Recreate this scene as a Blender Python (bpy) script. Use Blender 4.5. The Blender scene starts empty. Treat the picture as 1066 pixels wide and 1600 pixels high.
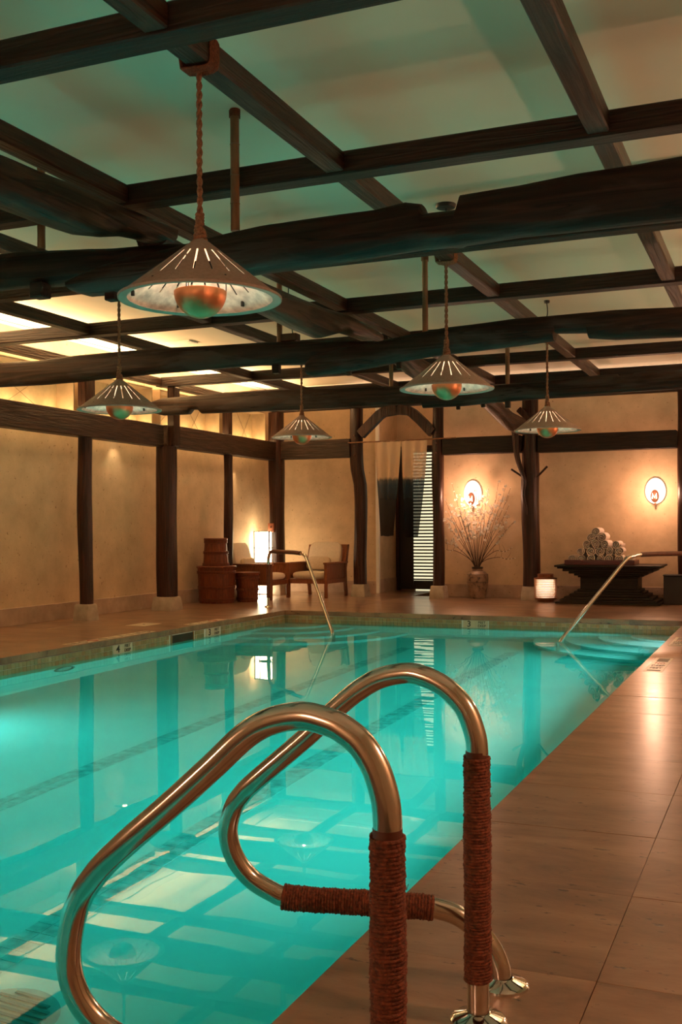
import bpy, bmesh, math, random
from mathutils import Vector, Matrix
random.seed(7)
sc = bpy.context.scene
C = sc.collection
PI = math.pi

# ------------------------------------------------------------------ camera, world, exposure
YAW, ROLL = 0.396827, 0.0056807
Rv = Vector((math.cos(YAW), math.sin(YAW), 0)); Fv = Vector((-math.sin(YAW), math.cos(YAW), 0)); Uv = Vector((0, 0, 1))
Xc = math.cos(ROLL) * Rv - math.sin(ROLL) * Uv
Yc = math.sin(ROLL) * Rv + math.cos(ROLL) * Uv
cam_d = bpy.data.cameras.new('camera'); cam = bpy.data.objects.new('camera', cam_d); C.objects.link(cam)
cam.matrix_world = Matrix(((Xc.x, Yc.x, -Fv.x, 0), (Xc.y, Yc.y, -Fv.y, 0), (Xc.z, Yc.z, -Fv.z, 1.1), (0, 0, 0, 1)))
cam_d.lens = 1653.6 / 1600 * 36; cam_d.sensor_width = 36; cam_d.shift_y = 26.256 / 1600
cam_d.clip_start = 0.05; cam_d.clip_end = 100
sc.camera = cam
w = bpy.data.worlds.new('world'); sc.world = w; w.use_nodes = True
w.node_tree.nodes['Background'].inputs[0].default_value = (0.02, 0.018, 0.015, 1)
w.node_tree.nodes['Background'].inputs[1].default_value = 0.2
sc.view_settings.view_transform = 'Standard'; sc.view_settings.look = 'None'
sc.view_settings.gamma = 1.0; sc.view_settings.use_curve_mapping = False
sc.view_settings.exposure = 0.0
sc.cycles.use_denoising = True
sc.cycles.max_bounces = 12; sc.cycles.diffuse_bounces = 5; sc.cycles.glossy_bounces = 5
sc.cycles.transmission_bounces = 8; sc.cycles.transparent_max_bounces = 12
sc.cycles.sample_clamp_indirect = 6.0
sc.cycles.blur_glossy = 1.0

WARM = (1.0, 0.62, 0.30); WARM2 = (1.0, 0.70, 0.38); ROSE = (1.0, 0.53, 0.33)
P_POOLR, P_POOLL = 138.0, 35.0
P_COVE, P_FARCOVE, P_WASH, P_BULB = 300.0, 10.0, 6.0, 2.9
P_PEND, P_SCONCE, P_LANTERN, E_LAMP, E_DOOR = 2.4, 34.0, 10.0, 17.0, 1.0
P_RCOVE_FILL, P_RSCONCE_FILL, P_BSCONCE_FILL = 290.0, 40.0, 48.0  # strengths of the added fill lamps on the right and back sides

def light(name, kind, loc, power, color, size=0.1, size_y=None, d=None, spot=None, blend=0.5):
    l = bpy.data.lights.new(name, kind); l.energy = power; l.color = color
    if kind == 'AREA':
        l.size = size
        if size_y: l.shape = 'RECTANGLE'; l.size_y = size_y
        else: l.shape = 'DISK'
    else:
        l.shadow_soft_size = size
    if kind == 'SPOT': l.spot_size = spot; l.spot_blend = blend
    o = bpy.data.objects.new(name, l); C.objects.link(o); o.location = loc
    if d: o.rotation_euler = Vector(d).to_track_quat('-Z', 'Y').to_euler()
    return o

# pool lamps sit in niches under the deck edges (their housings are built with the pool)
POOL_LAMPS = [((-6.19, y, -0.55), (1, 0.1, -0.03), 'L') for y in (1.2, 3.5, 5.9)]
for p, d, k in POOL_LAMPS:
    light('pool_lamp_light', 'AREA', p, P_POOLL, (0.78, 1.0, 0.99), 0.26, d=d).data.spread = math.radians(150)
# added lamp line, unseen under the right pool edge, evening out the pool light
light('pool_fill_light', 'AREA', (-1.08, 8.2, -0.42), P_POOLR, (0.78, 1.0, 0.99), 0.05, 8.2).rotation_euler = (0, PI / 2 + 0.05, 0)
bpy.data.objects['pool_fill_light'].data.spread = math.radians(130)
# LED lines lying on top of the left and far rafters and behind the wall beams
light('led_line_light', 'AREA', (-7.79, 11.0, 3.20), P_COVE, (1.0, 0.655, 0.31), 9.6, 0.05, d=(0.25, 0, 1))
_l = bpy.data.objects['led_line_light'].data; _l.size = 0.05; _l.size_y = 9.6; bpy.data.objects['led_line_light'].rotation_euler = (0, PI + 0.45, 0)
_l = light('led_strip_light', 'AREA', (-7.93, 11.0, 3.20), 110.0, (1.0, 0.70, 0.38), 0.04, 9.6).rotation_euler = (0, PI - 0.5, 0)
light('led_line_light', 'AREA', (-8.02, 10.9, 2.24), P_WASH, WARM, 9.6, 0.03).rotation_euler = (0, 0.22, 0)
bpy.data.objects['led_line_light.001'].data.size = 0.03; bpy.data.objects['led_line_light.001'].data.size_y = 9.6; bpy.data.objects['led_line_light.001'].data.spread = math.radians(70)
light('led_line_light', 'AREA', (0.80, 8.0, 3.215), P_RCOVE_FILL, (1.0, 0.74, 0.46), 16.0, 0.05).rotation_euler = (0, PI + 0.18, PI / 2)  # added fill line along the right ceiling, out of view
light('led_line_light', 'AREA', (-3.0, 16.0, 3.22), P_FARCOVE, (1.0, 0.66, 0.46), 7.0, 0.05).rotation_euler = (PI, 0, 0)

# ------------------------------------------------------------------ materials
def nt(name):
    m = bpy.data.materials.new(name); m.use_nodes = True
    t = m.node_tree; b = t.nodes['Principled BSDF']
    return m, t, b
def N(t, typ, **kw):
    n = t.nodes.new(typ)
    for k, v in kw.items():
        if k in n.inputs.keys(): n.inputs[k].default_value = v
        else: setattr(n, k, v)
    return n
def ramp(t, fac, stops):
    r = t.nodes.new('ShaderNodeValToRGB'); e = r.color_ramp.elements
    while len(e) < len(stops): e.new(0.5)
    for el, (p, c) in zip(e, stops):
        el.position = p; el.color = (*c, 1) if len(c) == 3 else c
    t.links.new(fac, r.inputs[0]); return r
def coords(t, scale=(1, 1, 1), kind='Object', world=False):
    mp = t.nodes.new('ShaderNodeMapping'); mp.inputs['Scale'].default_value = scale
    if world:
        g = t.nodes.new('ShaderNodeNewGeometry'); t.links.new(g.outputs['Position'], mp.inputs['Vector'])
    else:
        c = t.nodes.new('ShaderNodeTexCoord'); t.links.new(c.outputs[kind], mp.inputs['Vector'])
    return mp.outputs[0]
def bump(t, b, h, strength=0.3, dist=0.02):
    n = N(t, 'ShaderNodeBump', Strength=strength, Distance=dist)
    t.links.new(h, n.inputs['Height']); t.links.new(n.outputs[0], b.inputs['Normal'])
def simple(name, col, rough=0.5, metal=0.0, var=0.12, scale=8, bmp=0.0, spec=0.5, stretch=(1, 1, 1), coat=0):
    m, t, b = nt(name)
    v = coords(t, stretch)
    n = N(t, 'ShaderNodeTexNoise', Scale=scale, Detail=5.0); t.links.new(v, n.inputs['Vector'])
    d = tuple(max(0, c * (1 - var)) for c in col); l = tuple(min(1, c * (1 + var)) for c in col)
    r = ramp(t, n.outputs['Fac'], [(0.3, d), (0.7, l)])
    t.links.new(r.outputs[0], b.inputs['Base Color'])
    b.inputs['Roughness'].default_value = rough; b.inputs['Metallic'].default_value = metal
    b.inputs['Specular IOR Level'].default_value = spec; b.inputs['Coat Weight'].default_value = coat
    if bmp: bump(t, b, n.outputs['Fac'], bmp)
    return m
def emis(name, col, s):
    m, t, b = nt(name)
    b.inputs['Base Color'].default_value = (*col, 1); b.inputs['Emission Color'].default_value = (*col, 1)
    b.inputs['Emission Strength'].default_value = s; return m
def wood(name, axis, dark, mid, lite, rough=0.55, worn=None, scale=1.0):
    m, t, b = nt(name)
    s = [26.0 * scale] * 3; s[axis] = 1.3 * scale
    v = coords(t, tuple(s), world=True)
    n0 = N(t, 'ShaderNodeTexNoise', Scale=0.6, Detail=2.0); t.links.new(v, n0.inputs['Vector'])
    wv = N(t, 'ShaderNodeTexNoise', Scale=1.6, Detail=7.0, Roughness=0.65, Distortion=1.4); t.links.new(v, wv.inputs['Vector'])
    mul = N(t, 'ShaderNodeMath', operation='MULTIPLY'); mul.inputs[1].default_value = 7.0; t.links.new(n0.outputs['Fac'], mul.inputs[0])
    fr = N(t, 'ShaderNodeMath', operation='PINGPONG'); fr.inputs[1].default_value = 0.5; t.links.new(mul.outputs[0], fr.inputs[0])
    mx = N(t, 'ShaderNodeMath', operation='MULTIPLY_ADD'); mx.inputs[1].default_value = 0.7
    t.links.new(fr.outputs[0], mx.inputs[0]); 
    h2 = N(t, 'ShaderNodeMath', operation='MULTIPLY'); h2.inputs[1].default_value = 0.65; t.links.new(wv.outputs['Fac'], h2.inputs[0])
    t.links.new(h2.outputs[0], mx.inputs[2])
    r = ramp(t, mx.outputs[0], [(0.2, dark), (0.5, mid), (0.85, lite)])
    out = r.outputs[0]
    if worn:
        vc = coords(t, tuple(0.45 if i == axis else 7.0 for i in range(3)), world=True)
        nc = N(t, 'ShaderNodeTexNoise', Scale=1.0, Detail=3.0, Distortion=0.3); t.links.new(vc, nc.inputs['Vector'])
        ck = ramp(t, nc.outputs['Fac'], [(0.485, (1, 1, 1)), (0.5, (0.12, 0.1, 0.1)), (0.515, (1, 1, 1))])
        v2 = coords(t, tuple(1.3 if i == axis else 5.0 for i in range(3)), world=True)
        n2 = N(t, 'ShaderNodeTexNoise', Scale=1.0, Detail=5.0, Distortion=0.6); t.links.new(v2, n2.inputs['Vector'])
        f = ramp(t, n2.outputs['Fac'], [(0.52, (0, 0, 0)), (0.62, (1, 1, 1))])
        mi = N(t, 'ShaderNodeMixRGB'); mi.inputs[2].default_value = (*worn, 1)
        t.links.new(f.outputs[0], mi.inputs[0]); t.links.new(out, mi.inputs[1])
        mc = N(t, 'ShaderNodeMixRGB', blend_type='MULTIPLY'); mc.inputs[0].default_value = 1.0
        t.links.new(mi.outputs[0], mc.inputs[1]); t.links.new(ck.outputs[0], mc.inputs[2]); out = mc.outputs[0]
    t.links.new(out, b.inputs['Base Color']); b.inputs['Roughness'].default_value = rough
    bump(t, b, mx.outputs[0], 0.8, 0.008); b.inputs['Specular IOR Level'].default_value = 0.25 if worn else 0.3
    return m
DK, MD, LT = (0.007, 0.003, 0.0017), (0.019, 0.0078, 0.004), (0.048, 0.021, 0.0105)
beam_x = wood('dark_timber_across', 0, DK, MD, LT, 0.5)
beam_y = wood('dark_timber_along', 1, (0.011, 0.0045, 0.0025), (0.031, 0.013, 0.0065), (0.08, 0.035, 0.018), 0.42)
log_x = wood('old_log_across', 0, (0.006, 0.0024, 0.0013), (0.016, 0.0064, 0.0032), (0.042, 0.0175, 0.009), 0.6, worn=(0.042, 0.030, 0.025), scale=0.5)
log_y = wood('old_log_along', 1, (0.009, 0.0037, 0.002), (0.032, 0.0135, 0.0067), (0.08, 0.035, 0.018), 0.45, worn=(0.07, 0.036, 0.022), scale=0.5)
post_z = wood('reddish_post_timber', 2, (0.009, 0.0027, 0.0015), (0.029, 0.0085, 0.0043), (0.07, 0.022, 0.011), 0.36, scale=0.8)
bucket_w = wood('bucket_cedar', 2, (0.055, 0.012, 0.004), (0.15, 0.036, 0.011), (0.25, 0.066, 0.021), 0.4, scale=2.0)
chair_w = wood('chair_teak', 2, (0.12, 0.035, 0.012), (0.22, 0.07, 0.025), (0.32, 0.11, 0.04), 0.35, scale=2.5)
altar_w = wood('old_pedestal_wood', 0, (0.005, 0.0032, 0.002), (0.015, 0.0098, 0.006), (0.034, 0.022, 0.0135), 0.5, scale=1.6)
lacq = simple('red_lacquer', (0.085, 0.01, 0.008), 0.3)
blackw = simple('black_wood', (0.012, 0.008, 0.006), 0.5)
bamboo = simple('brown_bamboo', (0.20, 0.085, 0.035), 0.4, var=0.35, scale=5, stretch=(4, 4, 1))
steel = simple('brushed_steel', (0.66, 0.62, 0.56), 0.15, 1.0, 0.05, 30, stretch=(1, 1, 1))
rope_m = simple('brown_rope', (0.165, 0.045, 0.017), 0.85, var=0.55, scale=120, bmp=0.5)
hemp = simple('pale_rope', (0.26, 0.12, 0.062), 0.9, var=0.4, scale=90, bmp=0.5)
leather = simple('brown_leather', (0.10, 0.03, 0.014), 0.5, var=0.3, scale=30)
shade_o = simple('grey_linen_shade', (0.40, 0.275, 0.225), 0.85, var=0.12, scale=60, bmp=0.15)
shade_i = simple('silver_leaf_lining', (0.72, 0.66, 0.58), 0.5, 0.0, 0.35, 22, bmp=0.25)
copper = simple('copper', (0.76, 0.29, 0.135), 0.42, 1.0, 0.06, 12)
blackm = simple('black_metal', (0.012, 0.011, 0.01), 0.45)
stone = simple('grey_stone_base', (0.33, 0.27, 0.21), 0.7, var=0.2, scale=9, bmp=0.2)
white_p = simple('white_paint', (0.82, 0.78, 0.70), 0.6, var=0.03)
cushion = simple('cream_cushion', (0.74, 0.62, 0.48), 0.9, var=0.05, scale=30, bmp=0.05)
pillow_m = simple('beige_pillow', (0.56, 0.44, 0.32), 0.9, var=0.08, scale=40, bmp=0.1)
towel_m = simple('white_towel', (0.66, 0.56, 0.49), 0.95, var=0.08, scale=60, bmp=0.3)
tile_w = simple('cream_tile', (0.62, 0.56, 0.44), 0.3, var=0.05)
ink = simple('black_lettering', (0.01, 0.01, 0.01), 0.5)
redink = simple('red_lettering', (0.35, 0.04, 0.03), 0.5)
grout = simple('dark_grout', (0.10, 0.06, 0.037), 0.9)
cork = simple('branch_bark', (0.05, 0.025, 0.016), 0.8)

def plaster(name, col, scale=3.0, var=0.14, bmp=0.12, rough=0.85, pits=True):
    m, t, b = nt(name)
    v = coords(t, world=True)
    n = N(t, 'ShaderNodeTexNoise', Scale=scale, Detail=9.0, Roughness=0.6); t.links.new(v, n.inputs['Vector'])
    r = ramp(t, n.outputs['Fac'], [(0.32, tuple(c * (1 - var) for c in col)), (0.68, tuple(min(1, c * (1 + var)) for c in col))])
    vo = N(t, 'ShaderNodeTexNoise', Scale=26.0, Detail=3.0); t.links.new(v, vo.inputs['Vector'])
    pit = ramp(t, vo.outputs['Fac'], [(0.27, (0.55, 0.5, 0.45) if pits else (1, 1, 1)), (0.33, (1, 1, 1))])
    mu = N(t, 'ShaderNodeMixRGB', blend_type='MULTIPLY'); mu.inputs[0].default_value = 1.0
    t.links.new(r.outputs[0], mu.inputs[1]); t.links.new(pit.outputs[0], mu.inputs[2])
    t.links.new(mu.outputs[0], b.inputs['Base Color']); b.inputs['Roughness'].default_value = rough
    b.inputs['Specular IOR Level'].default_value = 0.2
    bump(t, b, vo.outputs['Fac'], bmp, 0.01)
    return m
wall_m = plaster('tan_plaster_wall', (0.58, 0.42, 0.265))
ceil_m = plaster('smooth_ceiling', (0.78, 0.67, 0.53), 1.0, 0.03, 0.0, pits=False)
base_m = plaster('baseboard_stone', (0.42, 0.30, 0.22), 4.0, 0.2)

def travertine():
    m, t, b = nt('travertine')
    v = coords(t, (0.9, 2.1, 1), world=True)
    oi = N(t, 'ShaderNodeObjectInfo')
    ad = N(t, 'ShaderNodeVectorMath', operation='ADD'); cx = N(t, 'ShaderNodeCombineXYZ')
    k = N(t, 'ShaderNodeMath', operation='MULTIPLY'); k.inputs[1].default_value = 20
    t.links.new(oi.outputs['Random'], k.inputs[0]); t.links.new(k.outputs[0], cx.inputs[2])
    t.links.new(v, ad.inputs[0]); t.links.new(cx.outputs[0], ad.inputs[1])
    n = N(t, 'ShaderNodeTexNoise', Scale=2.0, Detail=11.0, Roughness=0.66, Distortion=0.35); t.links.new(ad.outputs[0], n.inputs['Vector'])
    r = ramp(t, n.outputs['Fac'], [(0.33, (0.155, 0.078, 0.042)), (0.5, (0.28, 0.155, 0.087)), (0.67, (0.385, 0.235, 0.145))])
    p = N(t, 'ShaderNodeTexNoise', Scale=17.0, Detail=4.0, Roughness=0.6); t.links.new(ad.outputs[0], p.inputs['Vector'])
    pr_ = ramp(t, p.outputs['Fac'], [(0.315, (0.22, 0.18, 0.16)), (0.36, (1, 1, 1))])
    mu = N(t, 'ShaderNodeMixRGB', blend_type='MULTIPLY'); mu.inputs[0].default_value = 1.0
    t.links.new(r.outputs[0], mu.inputs[1]); t.links.new(pr_.outputs[0], mu.inputs[2])
    hv = N(t, 'ShaderNodeMixRGB', blend_type='MULTIPLY'); hv.inputs[0].default_value = 1.0
    hr = ramp(t, oi.outputs['Random'], [(0, (0.86, 0.86, 0.86)), (1, (1.06, 1.04, 1.0))])
    t.links.new(mu.outputs[0], hv.inputs[1]); t.links.new(hr.outputs[0], hv.inputs[2])
    t.links.new(hv.outputs[0], b.inputs['Base Color'])
    rr = ramp(t, n.outputs['Fac'], [(0.3, (0.20,) * 3), (0.7, (0.27,) * 3)]); t.links.new(rr.outputs[0], b.inputs['Roughness'])
    b.inputs['Specular IOR Level'].default_value = 0.75
    b.inputs['Coat Weight'].default_value = 0.65; b.inputs['Coat Roughness'].default_value = 0.30; b.inputs['Coat IOR'].default_value = 1.6
    bump(t, b, pr_.outputs[0], 0.22, 0.002)
    return m
trav = travertine()

def mosaic(name, stops):
    m, t, b = nt(name)
    oi = N(t, 'ShaderNodeObjectInfo')
    r = ramp(t, oi.outputs['Random'], stops); t.links.new(r.outputs[0], b.inputs['Base Color'])
    b.inputs['Roughness'].default_value = 0.25
    return m
tile_band = mosaic('mosaic_band_tile', [(0, (0.30, 0.25, 0.13)), (0.3, (0.38, 0.33, 0.19)), (0.6, (0.26, 0.27, 0.16)), (0.85, (0.36, 0.22, 0.11)), (1, (0.45, 0.42, 0.28))])

def mosaic_grid(name):
    m, t, b = nt(name)
    v = coords(t, world=True)
    vo = N(t, 'ShaderNodeTexBrick', Scale=1.0); vo.offset = 0.0
    vo.inputs['Brick Width'].default_value = 0.052; vo.inputs['Row Height'].default_value = 0.052; vo.inputs['Mortar Size'].default_value = 0.002
    vo.inputs['Color1'].default_value = (0.30, 0.27, 0.15, 1); vo.inputs['Color2'].default_value = (0.22, 0.24, 0.15, 1); vo.inputs['Mortar'].default_value = (0.2, 0.17, 0.11, 1)
    t.links.new(v, vo.inputs['Vector']); t.links.new(vo.outputs['Color'], b.inputs['Base Color']); b.inputs['Roughness'].default_value = 0.3
    return m
band_grid = mosaic_grid('mosaic_band_below')
lane_m = simple('lane_mosaic', (0.50, 0.60, 0.585), 0.4, var=0.3, scale=14)
pool_m = plaster('pool_plaster', (0.74, 0.80, 0.78), 1.5, 0.04, 0.03, 0.7, pits=False)

def water():
    m = bpy.data.materials.new('pool_water'); m.use_nodes = True; t = m.node_tree
    t.nodes.remove(t.nodes['Principled BSDF']); out = t.nodes['Material Output']
    g = N(t, 'ShaderNodeBsdfRefraction', Roughness=0.0, IOR=1.333); gl = N(t, 'ShaderNodeBsdfGlossy', Roughness=0.0)
    fr = N(t, 'ShaderNodeFresnel', IOR=1.333); mx = N(t, 'ShaderNodeMixShader')
    v = coords(t, (1, 1, 1), world=True)
    n = N(t, 'ShaderNodeTexNoise', Scale=1.1, Detail=2.0); t.links.new(v, n.inputs['Vector'])
    bp = N(t, 'ShaderNodeBump', Strength=0.035, Distance=0.05); t.links.new(n.outputs['Fac'], bp.inputs['Height'])
    for k in (g, gl, fr): t.links.new(bp.outputs[0], k.inputs['Normal'])
    t.links.new(fr.outputs[0], mx.inputs[0]); t.links.new(g.outputs[0], mx.inputs[1]); t.links.new(gl.outputs[0], mx.inputs[2])
    t.links.new(mx.outputs[0], out.inputs['Surface'])
    va = N(t, 'ShaderNodeVolumeAbsorption', Density=1.0); va.inputs['Color'].default_value = (0.0, 0.90, 0.865, 1)
    t.links.new(va.outputs[0], out.inputs['Volume'])
    return m
water_m = water()

def paper(name, col, trans=0.5):
    m = bpy.data.materials.new(name); m.use_nodes = True; t = m.node_tree
    t.nodes.remove(t.nodes['Principled BSDF']); out = t.nodes['Material Output']
    d = N(t, 'ShaderNodeBsdfDiffuse'); tr = N(t, 'ShaderNodeBsdfTranslucent'); mx = N(t, 'ShaderNodeMixShader'); mx.inputs[0].default_value = trans
    n = N(t, 'ShaderNodeTexNoise', Scale=14.0, Detail=6.0); t.links.new(coords(t, world=True), n.inputs['Vector'])
    r = ramp(t, n.outputs['Fac'], [(0.3, tuple(c * 0.86 for c in col)), (0.7, col)])
    for k in (d, tr): t.links.new(r.outputs[0], k.inputs['Color'])
    t.links.new(d.outputs[0], mx.inputs[1]); t.links.new(tr.outputs[0], mx.inputs[2]); t.links.new(mx.outputs[0], out.inputs['Surface'])
    return m
washi = paper('washi_paper', (0.85, 0.70, 0.45), 0.2)
lantern_paper = paper('lantern_paper', (0.9, 0.82, 0.72), 0.6)

petal = paper('white_petal', (0.92, 0.88, 0.80), 0.5)

def noren_mat():
    m = bpy.data.materials.new('dip_dyed_linen'); m.use_nodes = True; t = m.node_tree
    t.nodes.remove(t.nodes['Principled BSDF']); out = t.nodes['Material Output']
    g = N(t, 'ShaderNodeNewGeometry'); sx = N(t, 'ShaderNodeSeparateXYZ'); t.links.new(g.outputs['Position'], sx.inputs[0])
    nz = N(t, 'ShaderNodeTexNoise', Scale=9.0, Detail=3.0)
    a = N(t, 'ShaderNodeMath', operation='MULTIPLY_ADD'); a.inputs[1].default_value = 0.10
    t.links.new(nz.outputs['Fac'], a.inputs[0]); t.links.new(sx.outputs[2], a.inputs[2])
    mr = N(t, 'ShaderNodeMapRange'); mr.inputs[1].default_value = 0.95; mr.inputs[2].default_value = 2.55
    t.links.new(a.outputs[0], mr.inputs[0])
    r = ramp(t, mr.outputs[0], [(0.0, (0.012, 0.011, 0.012)), (0.35, (0.02, 0.024, 0.032)), (0.56, (0.035, 0.06, 0.085)), (0.605, (0.10, 0.11, 0.11)), (0.635, (0.80, 0.57, 0.38)), (1.0, (0.84, 0.60, 0.41))])
    d = N(t, 'ShaderNodeBsdfDiffuse'); tr = N(t, 'ShaderNodeBsdfTranslucent'); mx = N(t, 'ShaderNodeMixShader'); mx.inputs[0].default_value = 0.15
    for k in (d, tr): t.links.new(r.outputs[0], k.inputs['Color'])
    t.links.new(d.outputs[0], mx.inputs[1]); t.links.new(tr.outputs[0], mx.inputs[2])
    tp = N(t, 'ShaderNodeBsdfTransparent'); m2 = N(t, 'ShaderNodeMixShader'); m2.inputs[0].default_value = 0.10
    t.links.new(mx.outputs[0], m2.inputs[1]); t.links.new(tp.outputs[0], m2.inputs[2]); t.links.new(m2.outputs[0], out.inputs['Surface'])
    return m
noren_m = noren_mat()

def vase_mat():
    m, t, b = nt('crackled_stoneware')
    v = coords(t)
    n = N(t, 'ShaderNodeTexNoise', Scale=11.0, Detail=5.0, Roughness=0.6); t.links.new(v, n.inputs['Vector'])
    r = ramp(t, n.outputs['Fac'], [(0.36, (0.04, 0.022, 0.014)), (0.44, (0.20, 0.125, 0.08)), (0.7, (0.31, 0.20, 0.13))])
    t.links.new(r.outputs[0], b.inputs['Base Color']); b.inputs['Roughness'].default_value = 0.45
    return m
vase_m = vase_mat()

# ------------------------------------------------------------------ mesh helpers (vertices are given in world space, or in the thing's own space while it stands at the origin)
class MB:
    def __init__(s): s.v = []; s.f = []
    def add(s, vs, fs):
        o = len(s.v); s.v += [tuple(v) for v in vs]; s.f += [tuple(i + o for i in f) for f in fs]; return s
    def box(s, x0, x1, y0, y1, z0, z1, b=0.0, M=None):
        if b <= 0:
            vs = [(x, y, z) for x in (x0, x1) for y in (y0, y1) for z in (z0, z1)]
            fs = [(0, 1, 3, 2), (4, 6, 7, 5), (0, 4, 5, 1), (2, 3, 7, 6), (0, 2, 6, 4), (1, 5, 7, 3)]
        else:
            vs = []; fs = []; idx = {}
            lo = (x0, y0, z0); hi = (x1, y1, z1)
            for sx in (0, 1):
                for sy in (0, 1):
                    for sz in (0, 1):
                        sg = (sx, sy, sz)
                        for ax in range(3):
                            p = [(hi[i] if sg[i] else lo[i]) if i == ax else ((hi[i] - b) if sg[i] else (lo[i] + b)) for i in range(3)]
                            idx[(sg, ax)] = len(vs); vs.append(tuple(p))
            def g(a, ax): return idx[(a, ax)]
            for ax in range(3):
                o = [i for i in range(3) if i != ax]
                for sd in (0, 1):
                    q = []
                    for a, c in ((0, 0), (1, 0), (1, 1), (0, 1)):
                        k = [0, 0, 0]; k[ax] = sd; k[o[0]] = a; k[o[1]] = c; q.append(g(tuple(k), ax))
                    fs.append(tuple(q))
                for a in (0, 1):
                    for c in (0, 1):
                        k0 = [0, 0, 0]; k1 = [0, 0, 0]; k1[ax] = 1
                        for k in (k0, k1): k[o[0]] = a; k[o[1]] = c
                        fs.append((g(tuple(k0), o[0]), g(tuple(k1), o[0]), g(tuple(k1), o[1]), g(tuple(k0), o[1])))
            for sg in [(a, c, d) for a in (0, 1) for c in (0, 1) for d in (0, 1)]:
                fs.append((g(sg, 0), g(sg, 1), g(sg, 2)))
        if M is not None: vs = [tuple(M @ Vector(v)) for v in vs]
        return s.add(vs, fs)
    def loft(s, rings, closed=False, caps=True):
        n = len(rings[0]); o = len(s.v)
        for r in rings: s.v += [tuple(p) for p in r]
        R = len(rings)
        for i in range(R - (0 if closed else 1)):
            a = o + i * n; b = o + ((i + 1) % R) * n
            for j in range(n): s.f.append((a + j, a + (j + 1) % n, b + (j + 1) % n, b + j))
        if caps and not closed:
            s.f.append(tuple(o + j for j in range(n))[::-1]); s.f.append(tuple(o + (R - 1) * n + j for j in range(n)))
        return s
    def tube(s, path, r, n=12, caps=True):
        P = [Vector(p) for p in path]; rs = r if isinstance(r, (list, tuple)) else [r] * len(P)
        T = [(P[min(i + 1, len(P) - 1)] - P[max(i - 1, 0)]).normalized() for i in range(len(P))]
        u = T[0].orthogonal().normalized(); rings = []
        for i, p in enumerate(P):
            u = (u - T[i] * u.dot(T[i])).normalized(); w_ = T[i].cross(u)
            rings.append([p + (u * math.cos(2 * PI * j / n) + w_ * math.sin(2 * PI * j / n)) * rs[i] for j in range(n)])
        return s.loft(rings, caps=caps)
    def lathe(s, prof, n=32, c=(0, 0, 0), M=None, caps=False):
        rings = []
        for r, z in prof:
            ring = [Vector((c[0] + r * math.cos(2 * PI * j / n), c[1] + r * math.sin(2 * PI * j / n), c[2] + z)) for j in range(n)]
            rings.append([M @ p for p in ring] if M else ring)
        return s.loft(rings, caps=caps)
    def build(s, name, mat, parent=None, loc=None, smooth=35):
        off = Vector((0, 0, 0)); q = parent
        while q is not None: off += q.location; q = q.parent
        if parent is None and loc is not None: off = Vector(loc)
        me = bpy.data.meshes.new(name)
        me.from_pydata([(a - off.x, b - off.y, c - off.z) for a, b, c in s.v], [], s.f)
        bm = bmesh.new(); bm.from_mesh(me); bmesh.ops.recalc_face_normals(bm, faces=bm.faces); bm.to_mesh(me); bm.free()
        if smooth:
            me.shade_smooth(); me.set_sharp_from_angle(angle=math.radians(smooth))
        if mat: me.materials.append(mat)
        o = bpy.data.objects.new(name, me); C.objects.link(o)
        if parent is not None: o.parent = parent
        elif loc is not None: o.location = loc
        return o
def tag(o, label, cat, group=None):
    o['label'] = label; o['category'] = cat
    if group: o['group'] = group
    return o
def thing(name, label, cat, loc=(0, 0, 0), group=None):
    o = bpy.data.objects.new(name, None); C.objects.link(o); o.location = loc; o.empty_display_size = 0.1
    return tag(o, label, cat, group)
def struct(o): o['kind'] = 'structure'; return o
def stuff(o): o['kind'] = 'stuff'; return o
def dup(root, loc, label, rz=0.0):
    r = root.copy(); C.objects.link(r); r.location = loc; r.rotation_euler.z += rz; r['label'] = label
    for ch in list(root.children):
        c = ch.copy(); C.objects.link(c); c.parent = r
        for g in list(ch.children):
            d = g.copy(); C.objects.link(d); d.parent = c
    return r
def link_copy(src, parent, loc):
    c = src.copy(); C.objects.link(c); c.parent = parent; c.location = loc; return c
def catmull(P, k=8):
    P = [Vector(p) for p in P]; out = []
    Q = [2 * P[0] - P[1]] + P + [2 * P[-1] - P[-2]]
    for i in range(1, len(Q) - 2):
        a, b, c, d = Q[i - 1:i + 3]
        for j in range(k):
            t = j / k
            out.append(0.5 * ((2 * b) + (c - a) * t + (2 * a - 5 * b + 4 * c - d) * t * t + (3 * b - a - 3 * c + d) * t ** 3))
    out.append(P[-1]); return out
def h(*a):
    x = sum(v * k for v, k in zip(a, (12.9898, 78.233, 37.719))); return (math.sin(x) * 43758.5453) % 1.0
def lettering(name, text, size, M, mat, parent, align='CENTER', depth=0.0015):
    cu = bpy.data.curves.new('lettering', 'FONT'); cu.body = text; cu.size = size; cu.align_x = align; cu.align_y = 'CENTER'; cu.extrude = depth; cu.offset = size * 0.012
    tmp = bpy.data.objects.new('tmp', cu); C.objects.link(tmp)
    dg = bpy.context.evaluated_depsgraph_get(); me = bpy.data.meshes.new_from_object(tmp.evaluated_get(dg))
    bpy.data.objects.remove(tmp); me.transform(M)
    me.materials.clear(); me.materials.append(mat)
    o = bpy.data.objects.new(name, me); C.objects.link(o); o.parent = parent; return o

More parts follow.
